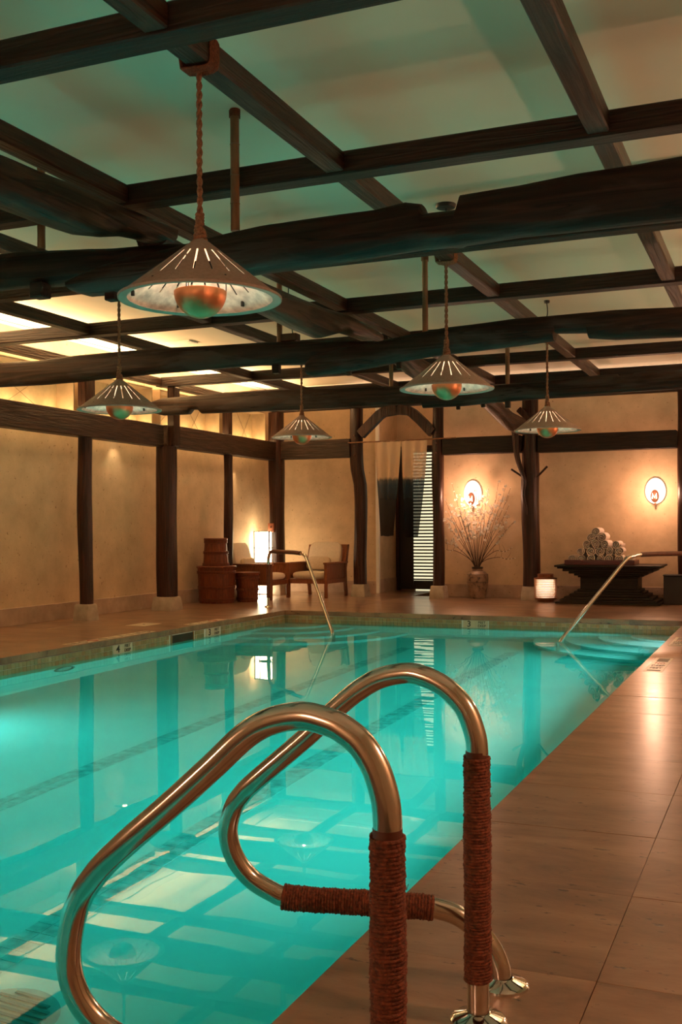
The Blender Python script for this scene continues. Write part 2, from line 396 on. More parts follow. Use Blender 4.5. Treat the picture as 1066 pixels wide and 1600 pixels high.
# ------------------------------------------------------------------ room shell
XL, XR, YN, YF = -8.25, 1.05, -1.6, 16.35
ZC = 3.48
PX0, PX1, PY0, PY1 = -6.25, -1.06, 0.3, 12.93
wl = struct(MB().box(XL - 0.2, XL, YN, 16.84, -0.3, ZC + 0.2).build('wall_left', wall_m, smooth=0))
wr = struct(MB().box(XR, XR + 0.2, YN, 18.2, -0.3, ZC + 0.2).build('wall_right', wall_m, smooth=0))
wb = struct(MB().box(XL - 0.2, XR + 0.2, YN - 0.2, YN, -0.3, ZC + 0.2).build('wall_back', wall_m, smooth=0))
struct(MB().box(XL - 0.2, -6.40, 16.84, 18.2, -0.3, ZC + 0.2).build('wall_far_left', wall_m, smooth=0))
struct(MB().box(-5.2, XR + 0.2, YF, 18.2, -0.3, ZC + 0.2).build('wall_far', wall_m, smooth=0))
struct(MB().box(-6.40, -5.2, 17.88, 18.2, -0.3, ZC + 0.2).build('wall_alcove', wall_m, smooth=0))
ceil = struct(MB().box(XL - 0.2, XR + 0.2, YN, 18.2, ZC, ZC + 0.2).build('ceiling', ceil_m, smooth=0))
# white perimeter strips with a dark air slot, and a grille, on the ceiling
t1 = struct(MB().box(XL, -7.93, 6.0, YF, ZC - 0.012, ZC).build('trim_1', white_p, smooth=0))
MB().box(-8.115, -8.09, 6.0, YF - 0.1, ZC - 0.0125, ZC - 0.0115).build('air_slot', blackm, t1, smooth=0)
t2 = struct(MB().box(-7.9, XR, YF - 0.30, YF, ZC - 0.012, ZC).build('trim_2', white_p, smooth=0))
MB().box(-7.9, XR, YF - 0.17, YF - 0.15, ZC - 0.0125, ZC - 0.0115).build('air_slot', blackm, t2, smooth=0)
gr = thing('air_grille', 'small white air grille in the bright ceiling above the left pendants', 'vent', (-7.04, 11.6, ZC))
MB().box(-7.22, -6.86, 11.49, 11.71, ZC - 0.015, ZC, 0.004).build('frame', white_p, gr)
for i in range(8): MB().box(-7.19, -6.89, 11.515 + i * 0.024, 11.525 + i * 0.024, ZC - 0.02, ZC - 0.014).build('slat', white_p, gr, smooth=0)
struct(MB().box(-6.40, -6.345, 16.80, 16.86, 0, ZC, 0.004).build('trim_3', white_p))
# baseboards
struct(MB().box(XL, XL + 0.02, YN, 16.84, 0, 0.205, 0.004).build('baseboard_left', base_m))
struct(MB().box(XL + 0.02, -6.40, 16.82, 16.84, 0, 0.205, 0.004).build('baseboard_far_left', base_m))
struct(MB().box(-5.2, XR, YF - 0.02, YF, 0, 0.205, 0.004).build('baseboard_far', base_m))
struct(MB().box(-6.40, -6.385, 16.86, 17.88, 0, 0.23, 0.004).build('baseboard_alcove', base_m))

# floor: a bed with travertine slabs laid on it
fl = MB()
fl.box(PX1 + 0.02, XR, YN, YF + 0.1, -0.35, -0.055); fl.box(XL, PX0 - 0.02, YN, YF + 0.5, -0.35, -0.055)
fl.box(PX0 - 0.02, PX1 + 0.02, PY1 + 0.02, 18.0, -0.35, -0.055); fl.box(PX0 - 0.02, PX1 + 0.02, YN, PY0 - 0.02, -0.35, -0.055)
floor = struct(fl.build('floor', grout, smooth=0))
slab_cache = {}
def slab(x0, x1, y0, y1):
    g = 0.0008; k = (round(x1 - x0, 3), round(y1 - y0, 3))
    cx, cy = (x0 + x1) / 2, (y0 + y1) / 2
    dz = (h(cx, cy) - 0.5) * 0.0014
    if k not in slab_cache:
        o = MB().box(-k[0] / 2 + g, k[0] / 2 - g, -k[1] / 2 + g, k[1] / 2 - g, -0.058, 0, 0.0009).build('slab', trav)
        o.parent = floor; slab_cache[k] = o; o.location = (cx, cy, dz)
    else: link_copy(slab_cache[k], floor, (cx, cy, dz))
xs_r = [PX1, -0.425, 0.21, XR]; xs_l = [XL, -7.6, -6.93, PX0]
ys = [2.6 + 0.64 * i for i in range(-3, 17)]
ys = [y for y in ys if y < PY1 - 0.2] + [PY1]
for i in range(len(ys) - 1):
    for a, b in zip(xs_r, xs_r[1:]): slab(a, b, ys[i], ys[i + 1])
    if ys[i] > 3:
        for a, b in zip(xs_l, xs_l[1:]): slab(a, b, ys[i], ys[i + 1])
yf = [PY1, 13.6, 14.28, 14.96, 15.64, 16.35]
xf = xs_l[:-1] + [PX0 + (PX1 - PX0) * i / 8 for i in range(9)] + xs_r[1:]
for i in range(5):
    for a, b in zip(xf, xf[1:]): slab(a, b, yf[i], yf[i + 1])
for a, b in zip(xf, xf[1:]):
    if b < -5.0: slab(a, b, 16.35, 17.1); slab(a, b, 17.1, 17.88)
# small floor fittings on the left and right decks
def deck_tile_strip(label, x, y0, n, chars, size=0.075, face=1):
    t = thing('deck_marker', label, 'sign', (x, y0 + n * 0.08, 0.0))
    for i in range(n):
        MB().box(x - 0.07, x + 0.07, y0 + i * 0.16 + 0.002, y0 + i * 0.16 + 0.158, -0.002, 0.0018, 0.0006).build('tile', tile_w, t)
        ch = chars[i] if i < len(chars) else ' '
        if ch == '@':
            ring = MB().lathe([(0.045, 0.0018), (0.06, 0.0018), (0.06, 0.0034), (0.045, 0.0034), (0.045, 0.0018)], 24, (x, y0 + i * 0.16 + 0.08, 0))
            ring.box(-0.05, 0.05, -0.006, 0.006, 0.0018, 0.0034, 0, Matrix.Translation((x, y0 + i * 0.16 + 0.08, 0)) @ Matrix.Rotation(PI / 4, 4, 'Z'))
            ring.build('no_diving_symbol', redink, t)
        elif ch != ' ':
            M = Matrix.Translation((0, y0 + i * 0.16 + 0.08 - t.location.y, 0.0022)) @ Matrix.Rotation(PI / 2 * face, 4, 'Z')
            lettering('letter', ch, 0.13, M, ink, t, depth=0.0006)
    return t
deck_tile_strip('cream NO DIVING tile strip on the left deck edge above the number 4', -6.36, 8.36, 9, 'NO @DIVING'.replace(' ', '')[:9], face=-1)
deck_tile_strip('short cream tile strip on the left deck edge above the left number 3', -6.36, 10.6, 5, '3 FT@'.replace(' ', '') + ' ', face=-1)
def deck_plate(label, x0, x1, y0, y1):
    t = thing('deck_marker', label, 'sign', ((x0 + x1) / 2, (y0 + y1) / 2, 0))
    n = 6; st = (y1 - y0) / n
    for i in range(n): MB().box(x0, x1, y0 + i * st + 0.001, y0 + (i + 1) * st - 0.001, -0.002, 0.0018, 0.0006).build('tile', tile_w, t)
    cx = 0
    def tx(i, s, size, m=ink):
        M = Matrix.Translation((cx, y0 + (i + 0.5) * st - t.location.y, 0.0022)) @ Matrix.Rotation(0, 4, 'Z') @ Matrix.Diagonal((1, 2.6, 1, 1))
        lettering('lettering', s, size, M, m, t, depth=0.0006)
    MB().box(x0 + 0.02, x1 - 0.02, y0 + 0.35 * st, y0 + 0.62 * st, 0.0018, 0.003).build('dash', ink, t, smooth=0)
    tx(1, 'FEET', 0.045); tx(2, 'DEEP', 0.045); tx(3, 'NO', 0.05, redink)
    MB().box(x0 + 0.03, x1 - 0.02, y0 + 4.2 * st, y0 + 5.75 * st, 0.0018, 0.003).build('grey_panel', simple('grey_print', (0.22, 0.19, 0.16), 0.5), t, smooth=0)
    return t
deck_plate('nearer of two cream depth plates on the right deck edge', -1.0, -0.86, 8.33, 9.23)
deck_plate('farther cream depth plate on the right deck edge, cut by the frame', -1.0, -0.86, 10.2, 11.0)
sk = thing('deck_cover', 'square cream skimmer cover set in the left deck', 'cover', (-6.87, 10.45, 0))
MB().box(-7.0, -6.74, 10.27, 10.63, -0.01, 0.003, 0.002).build('plate', tile_w, sk)
MB().lathe([(0.0, 0.0035), (0.012, 0.0035), (0.012, 0.006), (0, 0.006)], 10, (-6.87, 10.45, 0)).build('finger_hole', blackm, sk)

# ------------------------------------------------------------------ pool
ZW, ZP = -0.155, -1.22
pb = MB()
pb.box(PX0 - 0.12, PX0 + 0.0, PY0 - 0.12, PY1 + 0.12, ZP - 0.1, -0.06 - 0.003)
pb.box(PX1 - 0.0, PX1 + 0.12, PY0 - 0.12, PY1 + 0.12, ZP - 0.1, -0.06 - 0.003)
pb.box(PX0, PX1, PY1 + 0.0, PY1 + 0.12, ZP - 0.1, -0.06 - 0.003)
pb.box(PX0, PX1, PY0 - 0.12, PY0, ZP - 0.1, -0.06 - 0.003)
pb.box(PX0, PX1, PY0, PY1, ZP - 0.1, ZP)
pool = MB.build(pb, 'pool_basin', pool_m, smooth=0); struct(pool)
for i, (x0, x1) in enumerate(((-4.13, -3.98), (-2.88, -2.73))):
    ln = MB()
    for k in range(150):
        y = PY0 + 0.4 + k * 0.08
        if y > 11.6: break
        ln.box(x0, x0 + 0.073, y, y + 0.076, ZP - 0.001, ZP + 0.004); ln.box(x0 + 0.077, x1, y, y + 0.076, ZP - 0.001, ZP + 0.004)
    stuff(ln.build('lane_mosaic', lane_m, pool, smooth=0))
dr = thing('floor_drain', 'dark round drain grate on the pool floor at bottom left', 'drain', (-2.52, 2.95, ZP))
MB().lathe([(0, 0.012), (0.17, 0.012), (0.19, 0.0), ], 40, (-2.52, 2.95, ZP)).build('rim', simple('grate_plastic', (0.30, 0.38, 0.37), 0.7), dr)
for i in range(9):
    wd = math.sqrt(max(0.0, 0.15 ** 2 - (0.034 * (i - 4)) ** 2))
    MB().box(-2.52 - wd, -2.52 + wd, 2.95 + 0.034 * (i - 4) - 0.007, 2.95 + 0.034 * (i - 4) + 0.007, ZP + 0.011, ZP + 0.02).build('bar', simple('grate_bar', (0.16, 0.21, 0.2), 0.7), dr, smooth=0)
# curved corner steps at the far end
for cx_, sx in ((PX0, 1), (PX1, -1)):
    for k, (r_, z_) in enumerate(((0.62, -0.36), (1.0, -0.58), (1.38, -0.80), (1.76, -1.0))):
        n = 20; top = [(cx_ + sx * r_ * math.cos(a * PI / 2 / n), PY1 - r_ * math.sin(a * PI / 2 / n)) for a in range(n + 1)] + [(cx_, PY1)]
        mb = MB(); m_ = len(top)
        mb.add([(x, y, ZP) for x, y in top] + [(x, y, z_) for x, y in top], [tuple(range(m_, 2 * m_))] + [(i, (i + 1) % m_, (i + 1) % m_ + m_, i + m_) for i in range(m_)])
        mb.build('corner_step', pool_m, pool, smooth=0)
# waterline mosaic: single tiles left and far, the rest joined
TS = 0.0505
tl = MB().box(-0.003, 0.003, -TS / 2 + 0.0012, TS / 2 - 0.0012, -0.022, 0.022, 0.001).build('tile', tile_band); tl.parent = pool; tl.location = (PX0 + 0.003, 12.9, -0.087)
tf = MB().box(-TS / 2 + 0.0012, TS / 2 - 0.0012, -0.003, 0.003, -0.022, 0.022, 0.001).build('tile', tile_band); tf.parent = pool; tf.location = (PX0 + 0.03, PY1 - 0.003, -0.087)
SKY0, SKY1 = 10.03, 10.52
MARK = [(8.945, 9.275), (10.80, 11.13)]
cnt = 0; y = 12.9 - TS; rest = MB()
for r_ in range(2):
    zz = -0.087 - r_ * 0.0465; y = 12.9 - (TS if r_ == 0 else 0)
    while y > 1.0:
        if not any(a - TS / 2 < y < b + TS / 2 for a, b in MARK + [(SKY0, SKY1)]):
            if y > 7.25 and cnt < 185: link_copy(tl, pool, (PX0 + 0.003, y, zz)); cnt += 1
            else: rest.box(PX0, PX0 + 0.006, y - TS / 2 + 0.0012, y + TS / 2 - 0.0012, zz - 0.022, zz + 0.022)
        y -= TS
nf = 0
for r_ in range(2):
    zz = -0.087 - r_ * 0.0465; x = PX0 + 0.03 + (TS if r_ == 0 else 0)
    while x < PX1 - 0.02:
        if not (-3.75 - TS / 2 < x < -3.43 + TS / 2):
            if nf < 110: link_copy(tf, pool, (x, PY1 - 0.003, zz)); nf += 1
            else: rest.box(x - TS / 2 + 0.0012, x + TS / 2 - 0.0012, PY1 - 0.006, PY1, zz - 0.022, zz + 0.022)
        x += TS
stuff(rest.build('tile_band', band_grid, pool, smooth=0))
ub = MB(); ub.box(PX0, PX0 + 0.005, PY0, PY1, -0.36, -0.158); ub.box(PX0, PX1, PY1 - 0.005, PY1, -0.36, -0.158); ub.box(PX1 - 0.005, PX1, PY0, PY1, -0.36, -0.07); ub.box(PX0, PX1, PY0, PY0 + 0.005, -0.36, -0.07)
stuff(ub.build('tile_band_below_water', band_grid, pool, smooth=0))
# skimmer mouth, depth markers, side fitting, lamp niches
smk = thing('skimmer_mouth', 'dark rectangular skimmer opening in the left pool wall', 'opening', (PX0, 10.275, -0.11))
MB().box(PX0 - 0.0, PX0 + 0.004, SKY0 + 0.02, SKY1 - 0.02, -0.26, -0.07).build('throat', simple('skimmer_dark', (0.018, 0.016, 0.009), 0.7), smk, smooth=0)
MB().box(PX0, PX0 + 0.012, SKY0, SKY0 + 0.02, -0.26, -0.064).box(PX0, PX0 + 0.012, SKY1 - 0.02, SKY1, -0.26, -0.064).build('frame', tile_band, smk, smooth=0)
def wall_marker(label, num, y0, y1):
    t = thing('depth_marker', label, 'sign', (PX0, (y0 + y1) / 2, -0.11)); mid = (y0 + y1) / 2
    for a, b in ((y0, mid), (mid, y1)): MB().box(PX0, PX0 + 0.007, a + 0.001, b - 0.001, -0.157, -0.065, 0.001).build('tile', tile_w, t)
    R_ = Matrix(((0, 0, 1, 0), (1, 0, 0, 0), (0, 1, 0, 0), (0, 0, 0, 1)))
    lettering('numeral', num, 0.105, Matrix.Translation((0.0078, -0.085, -0.001)) @ R_ @ Matrix.Diagonal((1.25, 1, 1, 1)), ink, t)
    lettering('lettering', 'FEET', 0.044, Matrix.Translation((0.0078, 0.083, 0.022)) @ R_ @ Matrix.Diagonal((1.15, 1, 1, 1)), ink, t)
    lettering('lettering', 'DEEP', 0.044, Matrix.Translation((0.0078, 0.083, -0.022)) @ R_ @ Matrix.Diagonal((1.15, 1, 1, 1)), ink, t)
wall_marker('cream 4 FEET DEEP marker on the left pool wall', '4', 8.945, 9.275)
wall_marker('cream 3 FEET DEEP marker on the left pool wall beyond the skimmer', '3', 10.80, 11.13)
t = thing('depth_marker', 'cream 3 FEET DEEP marker in the middle of the far pool wall', 'sign', (-3.59, PY1, -0.11))
for a, b in ((-3.75, -3.59), (-3.59, -3.43)): MB().box(a + 0.001, b - 0.001, PY1 - 0.007, PY1, -0.157, -0.065, 0.001).build('tile', tile_w, t)
R_ = Matrix(((1, 0, 0, 0), (0, 0, -1, 0), (0, 1, 0, 0), (0, 0, 0, 1)))
lettering('numeral', '3', 0.105, Matrix.Translation((-0.083, -0.0078, -0.001)) @ R_, ink, t)
lettering('lettering', 'FEET', 0.046, Matrix.Translation((0.083, -0.0078, 0.022)) @ R_, ink, t)
lettering('lettering', 'DEEP', 0.046, Matrix.Translation((0.083, -0.0078, -0.022)) @ R_, ink, t)
ft = thing('pool_fitting', 'round grey underwater fitting on the left pool wall below the 4', 'fitting', (PX0, 8.16, -0.48))
RX = Matrix.Rotation(PI / 2, 4, 'Y'); MX = Matrix.Translation((PX0, 8.16, -0.48)) @ RX
MB().lathe([(0.11, 0.0), (0.11, 0.02), (0.14, 0.02), (0.15, 0.0)], 32, M=MX).build('ring', simple('grey_ring', (0.18, 0.2, 0.19), 0.4), ft)
MB().lathe([(0.0, 0.012), (0.11, 0.006)], 32, M=MX).build('lens', simple('grey_lens', (0.4, 0.45, 0.44), 0.3), ft)
for (px_, py_, pz_), d, _k in POOL_LAMPS:
    q = Vector((d[0], d[1], 0)).normalized(); mm = Matrix.Translation(Vector((px_, py_, pz_)) - q * 0.03) @ q.to_track_quat('Z', 'Y').to_matrix().to_4x4()
    MB().lathe([(0.0, -0.03), (0.15, -0.03), (0.17, 0.0), (0.15, 0.02), (0.15, 0.0), (0.0, -0.005)], 24, M=mm).build('lamp_niche', steel, pool)
wt = MB().box(PX0 - 0.04, PX1 + 0.04, PY0 - 0.04, PY1 + 0.04, ZP - 0.05, ZW).build('pool_water', water_m, loc=(-3.65, 6.6, ZW), smooth=0)
struct(wt); wt['label'] = 'still turquoise pool water'

# ------------------------------------------------------------------ timber frame
def bar(mb, x0, x1, y0, y1, z0, z1): return mb.box(x0, x1, y0, y1, z0, z1, 0.008)
BY = [3.635, 5.43, 7.18, 8.87, 10.62, 12.40, 14.15, 15.93]
ordn = ['nearest', 'second', 'third', 'fourth', 'fifth', 'sixth', 'seventh', 'farthest']
ZB0, ZB1 = 3.05, 3.175
for y_, o_ in zip(BY, ordn):
    tag(bar(MB(), -7.9, XR, y_ - 0.068, y_ + 0.068, ZB0, ZB1).build('cross_beam', beam_x, loc=(-3.4, y_, ZB0)),
        f'dark square cross beam of the ceiling grid, {o_} from the camera' if o_ not in ('nearest', 'farthest') else f'dark square cross beam of the ceiling grid, the {o_} one', 'beam', 'cross beams of the ceiling grid')
RXS = [-0.845, -2.27, -3.67, -5.06, -6.46, -7.86]
rord = ['rightmost one', 'second from the right, carrying three pendants', 'third from right above the long logs', 'fourth from right carrying two pendants', 'fifth from the right', 'leftmost, over the glowing wall panels']
for x_, o_ in zip(RXS, rord):
    r = thing('rafter', f'long dark rafter over the pool, {o_}', 'rafter', (x_, 9.0, ZB0 + 0.012), 'rafters of the ceiling grid')
    e = [1.6] + BY
    for k in range(len(BY)):
        a = e[k] + (0.069 if k else 0); b = e[k + 1] - 0.069
        bar(MB(), x_ - 0.056, x_ + 0.056, a, b, ZB0 + 0.012, ZB1 - 0.006).build('rafter_length', beam_y, r)

def log_mesh(samples, axis, c, hw, n=28, seed=0, sub=0.07, taper=0.0, expo=2.6):
    S = []
    for a, b in zip(samples, samples[1:]):
        k = max(1, int(abs(b[0] - a[0]) / sub))
        for j in range(k):
            t = j / k; S.append(tuple(a[i] + (b[i] - a[i]) * t for i in range(3)) )
    S.append(samples[-1]); rings = []
    for i, (s_, zt, zb) in enumerate(S):
        zc = (zt + zb) / 2; hz = (zt - zb) / 2
        ce = c(s_) if callable(c) else c
        w_ = hw * (0.94 + 0.12 * math.sin(s_ * 1.7 + seed) * 0.5 + 0.05 * math.sin(s_ * 5.3 + seed * 2))
        ring = []
        for j in range(n):
            a = 2 * PI * j / n; ca, sa = math.cos(a), math.sin(a)
            q = (abs(ca) ** expo + abs(sa) ** expo) ** (-1 / expo)
            jit = 1 + 0.035 * math.sin(3 * a + s_ * 2.1 + seed) + 0.022 * math.sin(7 * a - s_ * 3.7 + seed) + 0.016 * math.sin(11 * a + s_ * 9.1 + 2 * seed) * math.sin(s_ * 2.3 + seed) + 0.012 * (h(i * 1.3, j * 0.7, seed) - 0.5)
            u = ca * q * w_ * jit; v = sa * q * hz * (jit if abs(sa) < 0.9 else 1)
            ring.append((s_, ce + u, zc + v) if axis == 0 else (ce + u, s_, zc + v))
        rings.append(ring)
    if taper:
        pass
    return MB().loft(rings)
def log(name, label, samples, axis, c, hw, seed, mat=None):
    mid = samples[len(samples) // 2]; ce = c(mid[0]) if callable(c) else c
    loc = (mid[0], ce, mid[2]) if axis == 0 else (ce, mid[0], mid[2])
    return tag(log_mesh(samples, axis, c, hw, seed=seed).build(name, mat or (log_x if axis == 0 else log_y), loc=loc, smooth=50), label, 'log', 'hewn log ties')
L2R = [(-3.95, 2.60, 2.54), (-3.888, 2.63, 2.52), (-3.71, 2.68, 2.515), (-3.55, 2.70, 2.52), (-3.34, 2.72, 2.524), (-2.96, 2.765, 2.528), (-2.6, 2.792, 2.54), (-2.21, 2.80, 2.55), (-2.0, 2.80, 2.559), (-1.83, 2.82, 2.566), (-1.745, 2.80, 2.571), (-1.728, 2.746, 2.572), (-1.55, 2.745, 2.565), (-1.53, 2.818, 2.567), (-1.22, 2.828, 2.58), (-0.93, 2.85, 2.575), (-0.685, 2.855, 2.574), (-0.43, 2.866, 2.572), (0.2, 2.88, 2.56), (1.0, 2.86, 2.56)]
log('log_tie', 'nearest thick hewn log over the pool, right half with a notch, behind the big pendant', L2R, 0, 5.31, 0.125, 1)
L2L = [(-7.85, 2.90, 2.66), (-6.8, 2.90, 2.66), (-5.7, 2.915, 2.68), (-4.57, 2.91, 2.682), (-4.32, 2.89, 2.668), (-4.07, 2.87, 2.666), (-3.83, 2.85, 2.653), (-3.43, 2.838, 2.626), (-3.3, 2.82, 2.64)]
log('log_tie', 'nearest hewn log tie, left half with a long crack, ending behind the big pendant', L2L, 0, 5.555, 0.11, 2)
L3L = [(-7.95, 2.89, 2.63), (-7.6, 2.882, 2.626), (-7.15, 2.875, 2.619), (-6.7, 2.895, 2.623), (-5.72, 2.90, 2.65), (-5.07, 2.88, 2.652), (-4.59, 2.872, 2.658), (-4.07, 2.85, 2.63), (-3.7, 2.82, 2.62), (-3.4, 2.80, 2.63)]
log('log_tie', 'middle hewn log tie, left half arching above the left near pendant', L3L, 0, 8.99, 0.105, 3)
L3R = [(-3.99, 2.62, 2.50), (-3.94, 2.665, 2.483), (-3.64, 2.722, 2.504), (-3.29, 2.76, 2.539), (-2.99, 2.80, 2.575), (-2.69, 2.83, 2.598), (-2.36, 2.842, 2.614), (-2.09, 2.857, 2.626), (-1.75, 2.856, 2.649), (-1.738, 2.855, 2.711), (-1.48, 2.857, 2.694), (-1.468, 2.857, 2.649), (-1.25, 2.86, 2.622), (-0.73, 2.84, 2.603), (0.1, 2.82, 2.6), (1.0, 2.8, 2.6)]
log('log_tie', 'middle hewn log tie, right half with a square notch beneath, crossing right of centre', L3R, 0, 8.79, 0.11, 4)
L4L = [(-7.93, 2.77, 2.70), (-7.84, 2.82, 2.672), (-7.66, 2.863, 2.629), (-7.26, 2.867, 2.628), (-7.21, 2.869, 2.685), (-7.12, 2.869, 2.681), (-7.07, 2.873, 2.628), (-6.77, 2.875, 2.622), (-5.79, 2.872, 2.609), (-4.91, 2.848, 2.606), (-4.36, 2.833, 2.603), (-3.74, 2.814, 2.595), (-3.5, 2.80, 2.61)]
log('log_tie', 'farthest hewn log tie, left half with tapered end on the thick left post', L4L, 0, 12.16, 0.095, 5)
L4R = [(-3.95, 2.744, 2.528), (-3.46, 2.75, 2.527), (-2.92, 2.752, 2.553), (-2.47, 2.76, 2.563), (-1.91, 2.79, 2.58), (-1.69, 2.792, 2.583), (-1.672, 2.768, 2.582), (-1.53, 2.768, 2.589), (-1.51, 2.795, 2.587), (-1.03, 2.80, 2.592), (0, 2.81, 2.6), (1.0, 2.8, 2.6)]
log('log_tie', 'farthest hewn log tie, right half crossing above the tree post', L4R, 0, 11.98, 0.085, 6)
LA = [(2.0, 2.96, 2.72), (3.2, 2.965, 2.72), (4.1, 2.975, 2.716), (4.3, 2.98, 2.74), (4.6, 2.98, 2.74), (4.89, 2.985, 2.75), (5.1, 2.988, 2.79), (5.3, 2.992, 2.845), (5.5, 2.998, 2.872), (5.7, 3.0, 2.88)]
log('long_log', 'nearest lengthwise log at upper left, curving down toward the first log tie', LA, 1, lambda s: -3.62 + 0.03 * math.sin(s * 1.3), 0.125, 7)
LB = [(5.62, 2.95, 2.86), (6.2, 2.95, 2.82), (6.64, 2.945, 2.781), (7.2, 2.945, 2.73), (7.68, 2.945, 2.704), (8.12, 2.955, 2.70), (8.6, 2.99, 2.83), (9.1, 3.0, 2.87), (9.5, 2.98, 2.88)]
log('long_log', 'lengthwise reddish log behind the big pendant, between first and second log ties', LB, 1, lambda s: -3.62 + 0.025 * math.sin(s * 1.7), 0.12, 8)
LC = [(9.55, 2.96, 2.88), (10.0, 2.95, 2.8), (10.6, 2.93, 2.72), (11.3, 2.92, 2.69), (11.9, 2.95, 2.82), (12.3, 2.98, 2.86)]
log('long_log', 'lengthwise pink lit log partly behind the middle pendant', LC, 1, lambda s: -3.62 + 0.02 * math.sin(s * 2.1), 0.11, 9)
LD = [(12.5, 2.98, 2.84), (13.0, 2.97, 2.76), (13.5, 2.945, 2.71), (14.2, 2.84, 2.62), (14.9, 2.76, 2.50), (15.5, 2.74, 2.49), (15.76, 2.72, 2.5)]
log('long_log', 'farthest lengthwise log running down into the tree post', LD, 1, lambda s: -3.62, 0.10, 10)
# hanger bamboos and pegs
def bamboo_pole(label, x, y, z0, z1=ZC, r=0.026):
    mb = MB(); prof = []; z = z0
    while z < z1:
        zn = min(z + 0.15 + 0.03 * h(x, z), z1); prof += [(r, z), (r * 0.97, (z + zn) / 2), (r, zn - 0.008), (r * 1.14, zn - 0.004), (r, zn)]; z = zn
    b = thing('bamboo_pole', label, 'bamboo', (x, y, z0), 'bamboo hangers between ceiling and log ties')
    mb.lathe(prof, 12, (x, y, 0), caps=True).build('cane', bamboo, b)
    MB().tube([(x + (r + 0.004) * math.cos(a * 0.7), y + (r + 0.004) * math.sin(a * 0.7), z1 - 0.05 + a * 0.0012) for a in range(40)], 0.004, 5).build('lashing', rope_m, b)
    return b
bamboo_pole('bamboo hanger rising to the ceiling just right of the big pendant rope', -2.86, 5.30, 2.79)
bamboo_pole('bamboo hanger at the far left above the first log tie', -4.37, 5.50, 2.90)
bamboo_pole('bamboo hanger above the second log tie, left of the middle pendant rope', -2.88, 8.80, 2.81)
bamboo_pole('bamboo hanger above the second log tie beside the small junction box', -4.38, 8.98, 2.86)
bamboo_pole('bamboo hanger above the far log tie, left of the far right pendant', -2.93, 11.98, 2.75)
bamboo_pole('bamboo hanger above the far log tie, left of the middle pendant shade', -4.42, 12.16, 2.83)
def peg(label, x, y, z0, z1, s=0.03):
    tag(MB().box(x - s, x + s, y - s, y + s, z0, z1, 0.006).build('peg', log_x, loc=(x, y, z0)), label, 'peg', 'wooden pegs under the log ties')
peg('square peg under the first log tie beside the left near pendant rope', -3.70, 5.31, 2.47, 2.53, 0.035)
peg('pair of pale pegs under the first log tie at the far left', -4.38, 5.5, 2.585, 2.68, 0.05)
peg('round peg under the second log tie below the junction box bamboo', -4.42, 8.99, 2.57, 2.665, 0.035)
peg('small grey peg under the second log tie left of the centre', -3.6, 8.79, 2.475, 2.52, 0.022)
peg('small peg under the second log tie near the middle pendant', -3.12, 8.79, 2.50, 2.57, 0.022)
peg('left one of two small pegs under the far log tie', -3.52, 11.98, 2.49, 2.545, 0.022)
peg('right one of two small pegs under the far log tie', -3.22, 11.98, 2.50, 2.555, 0.022)
peg('dark peg under the far log tie above the tree post', -2.93, 11.98, 2.48, 2.57, 0.03)
jb = thing('junction_box', 'small brown junction box with a thin wire on the second log tie', 'box', (-4.28, 9.02, 2.87))
MB().box(-4.36, -4.20, 8.96, 9.06, 2.865, 2.935, 0.005).build('body', simple('brown_box', (0.07, 0.03, 0.015), 0.5), jb)
MB().tube(catmull([(-4.25, 9.0, 2.93), (-4.27, 9.0, 3.02), (-4.30, 9.0, 3.1), (-4.29, 9.0, ZC)]), 0.005, 6).build('wire', blackm, jb)

# posts
def post(label, x, y, hw, z1, base_w, base_h, seed, wob=0.012, mat=None, name='post', shape=None, z0=None, depth=None):
    p = thing(name, label, 'post', (x, y, 0), 'dark timber posts')
    rings = []; zz = base_h if z0 is None else z0; n = 16; k = max(8, int((z1 - zz) / 0.12))
    for i in range(k + 1):
        z = zz + (z1 - zz) * i / k; dx, ww = (shape(z) if shape else (wob * math.sin(z * 2.6 + seed), hw * (1 + 0.05 * math.sin(z * 4.1 + seed * 3))))
        ring = []
        for j in range(n):
            a = 2 * PI * j / n + 0.2; ca, sa = math.cos(a), math.sin(a); e = 3.2
            q = (abs(ca) ** e + abs(sa) ** e) ** (-1 / e); jj = 1 + 0.025 * math.sin(4 * a + z * 3 + seed)
            ring.append((x + dx + ca * q * ww * jj, y + sa * q * (depth or hw) * jj, z))
        rings.append(ring)
    MB().loft(rings).build('timber', mat or post_z, p, smooth=50)
    if base_h > 0:
        b = base_w / 2; t_ = b * 0.86
        def rr(s_, z): return [(x + sx * s_ * u, y + sy * s_ * v, z) for sx, sy, u, v in ((1, 1, 1, .88), (1, 1, .88, 1), (-1, 1, .88, 1), (-1, 1, 1, .88), (-1, -1, 1, .88), (-1, -1, .88, 1), (1, -1, .88, 1), (1, -1, 1, .88))]
        MB().loft([rr(b, 0), rr(b * 0.97, base_h * 0.3), rr(t_, base_h - 0.015), rr(t_ - 0.012, base_h)]).build('stone_base', stone, p)
    return p
post('slim wavy post at the left wall on a small stone base, nearest one', -7.88, 10.72, 0.079, 2.232, 0.235, 0.20, 1)
p2 = post('thick double post at the left wall behind the left near pendant', -7.82, 12.47, 0.128, 2.24, 0.33, 0.185, 2, 0.004)
MB().box(-7.76, -7.65, 12.40, 12.56, 2.24, 3.05, 0.01).build('upper_length', post_z, p2)
post('slender dark post at the left wall behind the stacked buckets', -7.88, 14.33, 0.063, 2.245, 0.2, 0.18, 3, 0.004)
pc = post('corner post of the left and far walls carrying a small switch box', -7.85, 15.95, 0.12, 3.05, 0.28, 0.2, 4, 0.004)
